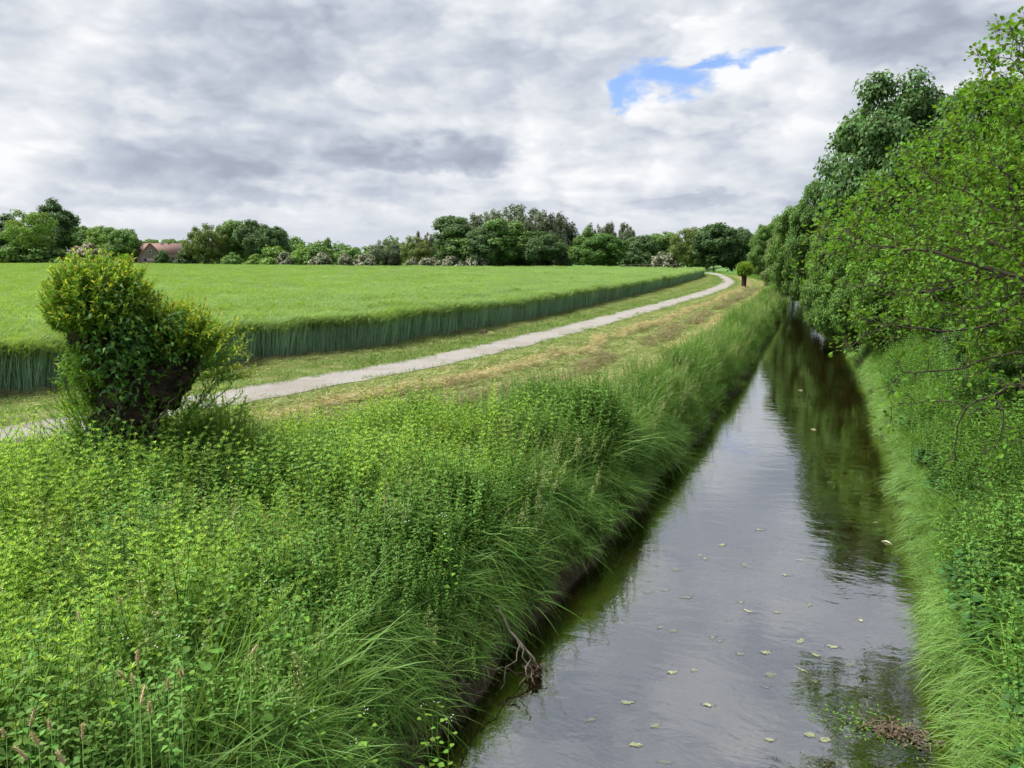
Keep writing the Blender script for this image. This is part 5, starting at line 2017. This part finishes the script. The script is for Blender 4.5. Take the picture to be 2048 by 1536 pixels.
# ------------------------------------------------------------------ small single things
# foxtail heads at the bottom left
fx = [(240, 1190), (160, 1225), (273, 1300), (250, 1332), (266, 1345), (361, 1330), (335, 1355), (278, 1380), (297, 1392), (56, 1425), (100, 1432), (75, 1462), (10, 1452), (162, 1448), (126, 1500), (52, 1485), (500, 1290), (770, 990)]
for i, (px, py) in enumerate(fx):
    tp = at(px, py, z=2.15 + .12 * (i % 3) - (.15 if py < 1250 else 0))
    gz = float(ground(tp[0], tp[1])[0])
    r = np.random.default_rng(500 + i)
    e = empty('foxtail_grass', (tp[0] - .08, tp[1] - .03, gz), 'tan foxtail seed head standing above the weeds at bottom left' if i < 16 else ('lone tan foxtail head right of the bottom left cluster' if i == 16 else 'foxtail head in the grass right of the pollard'), 'grass head',
              'foxtail heads in the left foreground')
    h = tp[2] - gz
    ln = r.normal(0, .05, 2)
    hl_ = r.uniform(.055, .085)
    pts = [(0, 0, 0), (.03, .01, h * .5), (.08, .03, h - hl_), (.08 + ln[0] * .5, .03 + ln[1] * .5, h)]
    g = Geo()
    g_tube(g, pts[:3], [.003, .0025, .002], 0, 4)
    g.obj('stem', [M['grass_pale']], e)
    g = Geo()
    a, b = np.array(pts[2]), np.array(pts[3])
    g_tube(g, [a, a + (b - a) * .2, a + (b - a) * .6, b], [.002, .0055, .005, .0015], 0, 7)
    k = 90
    t = r.uniform(.05, .95, k)[:, None]
    g_leaves(g, a + (b - a) * t, runit(k, r) + nrm((b - a)[None]) * .8, runit(k, r), .014, .003, 0)
    g.obj('seed_head', [M['foxtail']], e)

# pale heart-leaved plants that stand out
for i, (px, py, lb) in enumerate([(740, 1240, 'tall pale heart leaved plant with white flowers near the water'), (870, 1150, 'pale heart leaved plant leaning by a dark nettle patch'), (430, 1500, 'pale broad leaved plant at the bottom edge'),
                                  (330, 1240, 'pale broad leaved plant in the cleavers on the left'), (690, 1215, 'pale heart leaved plant left of the tall one'), (560, 1130, 'pale heart leaved plant in the middle of the cleavers')]):
    tp = at(px, py, z=1.95)
    gz = float(ground(tp[0], tp[1])[0])
    r = np.random.default_rng(600 + i)
    e = empty('garlic_mustard', (tp[0], tp[1], gz), lb, 'plant', 'pale heart leaved plants')
    for q in range(3):
        g = Geo()
        g_mustard(g, r, np.array((*(r.normal(0, .09, 2)), -.02)), r.uniform(.85, 1.1))
        g.obj('stalk', [M['mustard'], M['mustard'], M['white']], e)

# dead branch with washed up debris on the left shore
b0 = at(1010, 1240, z=.45)
e = empty('dead_branch', tuple(b0), 'dead forked branch with a clot of debris hanging into the water', 'branch')
r = np.random.default_rng(41)
g = Geo()
tip = at(1075, 1335, z=.1) - b0


def stick(g, a, b, r0, r1, sag=.03, k=7):
    t = np.linspace(0, 1, k)[:, None]
    p = np.asarray(a) + (np.asarray(b) - np.asarray(a)) * t + r.normal(0, sag, (k, 3)) * np.sin(t * math.pi)
    g_tube(g, p, np.linspace(r0, r1, k), 0, 6)


stick(g, (-.1, .02, .12), tip, .018, .011)
for a, b in [((1000, 1250), (975, 1345)), ((1040, 1290), (1000, 1380)), ((1060, 1310), (1040, 1375)), ((985, 1260), (1050, 1300)), ((1030, 1270), (1070, 1370)), ((960, 1330), (1045, 1345))]:
    stick(g, at(*a, z=.35) - b0, at(*b, z=.06) - b0, .009, .004)
g.obj('wood', [M['dead_wood']], e, True)
g = Geo()
k = 150
P = tip + r.normal(0, .035, (k, 3)) + np.linspace(0, 1, k)[:, None] * np.array((-.05, -.02, -.06))
g_leaves(g, P, runit(k, r), runit(k, r), .05, .03, 0)
g.obj('debris', [M['debris']], e)['kind'] = 'stuff'
b0 = at(920, 1385, z=.4)
e = empty('dead_branch', tuple(b0), 'pale bundle of dead stalks on the mud at the water edge', 'branch')
g = Geo()
for i in range(9):
    px, py = r.uniform(900, 950), r.uniform(1365, 1400)
    stick(g, at(px - 30 + r.normal(0, 10), py - 25, z=.5) - b0, at(px + r.normal(0, 14), py, z=.08) - b0, .006, .004)
g.obj('wood', [M['dead_wood']], e, True)
# more withered stalks hanging down the mud face, too many to single out
y = RNG.uniform(3.5, 14, 420)
x = wl(y) - RNG.uniform(.1, .35, 420)
PDEAD = [p_grass(81, 26, .42, .006, .1, mats=('hay_brown', 'hay'), bend=.9, droop=1.8, wind=np.array((1., 0, -.8)))]
scatter('withered_stalks', PDEAD, put_on(x, y), rots(420, .3), RNG.uniform(.5, 1.1, 420), 'withered stalks hanging down the muddy left shore', 'dead grass')

# debris clump in the water at the lower right
b0 = at(1800, 1465, z=.0)
e = empty('debris_clump', tuple(b0), 'brown clot of reed debris caught in the water at lower right', 'debris')
g = Geo()
k = 420
P = r.normal(0, 1, (k, 3)) * np.array((.15, .075, .013)) + np.array((0, 0, .004))
g_leaves(g, P, runit(k, r) * np.array((1, 1, .25)), np.array((0, 0, 1.)) + runit(k, r) * .6, .05, .022, 0)
g.obj('litter', [M['debris']], e)['kind'] = 'stuff'
g = Geo()
for i in range(12):
    a = r.normal(0, .12, 3) * (1, 1, .1)
    stick(g, a, a + r.normal(0, .2, 3) * (1, 1, .12), .004, .003)
g.obj('stalk', [M['dead_wood']], e)
g = Geo()
k = 160
P = r.normal(0, 1, (k, 3)) * np.array((.28, .15, .004)) + np.array((-.25, .02, .004))
g_leaves(g, P, runit(k, r) * np.array((1, 1, .08)), np.array((0, 0, 1.)) + runit(k, r) * .2, .05, .014, 0)
g.obj('water_weed', [M['turf']], e)['kind'] = 'stuff'

# pieces of drifting weed
ws = [(1316, 1130), (1400, 1110), (1410, 1118), (1445, 1090), (1350, 1140), (1372, 1195), (1296, 1185), (1332, 1180), (1480, 1205), (1495, 1222), (1460, 1240), (1348, 1262), (1320, 1255), (1555, 1225), (1425, 1275), (1440, 1283), (1600, 1283), (1664, 1293), (1632, 1310), (1480, 1308), (1530, 1305), (1388, 1340), (1345, 1345), (1605, 1340), (1540, 1350), (1630, 1362), (1530, 1374), (1415, 1410), (1310, 1452), (1270, 1490), (1255, 1405), (1330, 1525), (1520, 1060), (1286, 1100), (1735, 990), (1660, 965), (1750, 1045), (1690, 1150), (1720, 1240), (1700, 1330), (1650, 1480), (1620, 1470), (1570, 1150), (1600, 1120), (1540, 1480), (1180, 1440), (1490, 1130), (1620, 1210)]
for i, (px, py) in enumerate(ws):
    r = np.random.default_rng(700 + i)
    p = at(px, py, z=.004)
    n = r.integers(13, 20)
    th = np.sort(r.uniform(0, 6.28, n))
    sx, sy = r.uniform(.025, .075), r.uniform(.015, .04)
    rad = .55 + .75 * r.uniform(0, 1, n) ** 1.5
    ring = np.stack([np.cos(th) * rad * sx, np.sin(th) * rad * sy, r.uniform(0, .008, n)], 1)
    V_ = np.concatenate([[(0, 0, .006)], ring])
    g = Geo()
    g.add(V_, [(0, 1 + j, 1 + (j + 1) % n) for j in range(n)])
    # a trailing ribbon
    g_blades(g, np.array([(sx * .5, 0, .003), (-sx * .4, 0, .003)]), np.array([(1, .3, 0.), (-1, .2, 0)]), np.array([(.2, 1, 0.), (.3, -1, 0)]), r.uniform(.05, .11, 2), .012, .5, 4)
    o = g.obj('drifting_weed', [M['algae']])
    o.location = tuple(p)
    o.rotation_euler = (0, 0, r.normal(.5, .5))
    tag(o, 'pale green scrap of weed drifting on the stream', 'water weed', 'scraps of weed on the stream')
# pale flecks farther up
for i, (px, py, lb) in enumerate([(1620, 858, 'white feather like fleck on the dark water'), (1596, 780, 'pale stick floating on the upper stream'), (1762, 1082, 'small white leaf near the right bank')]):
    p = at(px, py, z=.006)
    g = Geo()
    g_leaves(g, np.array([(0, 0, 0.), (.02, .01, .004)]), np.array([(1, .1, 0.), (.8, -.5, .05)]), np.array([(0, 0, 1.), (0, .2, 1)]), .16, .05, 0)
    o = g.obj('floating_leaf', [M['white']])
    o.location = tuple(p)
    tag(o, lb, 'leaf')

# clod of earth on the verge
p = at(966, 668, z=1.58)
g = Geo()
noisy_ball(g, (0, 0, .05), (.16, .13, .12), 9, 18, .4)
o = g.obj('earth_clod', [M['soil']])
o.location = (p[0], p[1], float(ground(p[0], p[1])[0]))
tag(o, 'dark clod of earth on the mown verge beside the barley', 'clod')
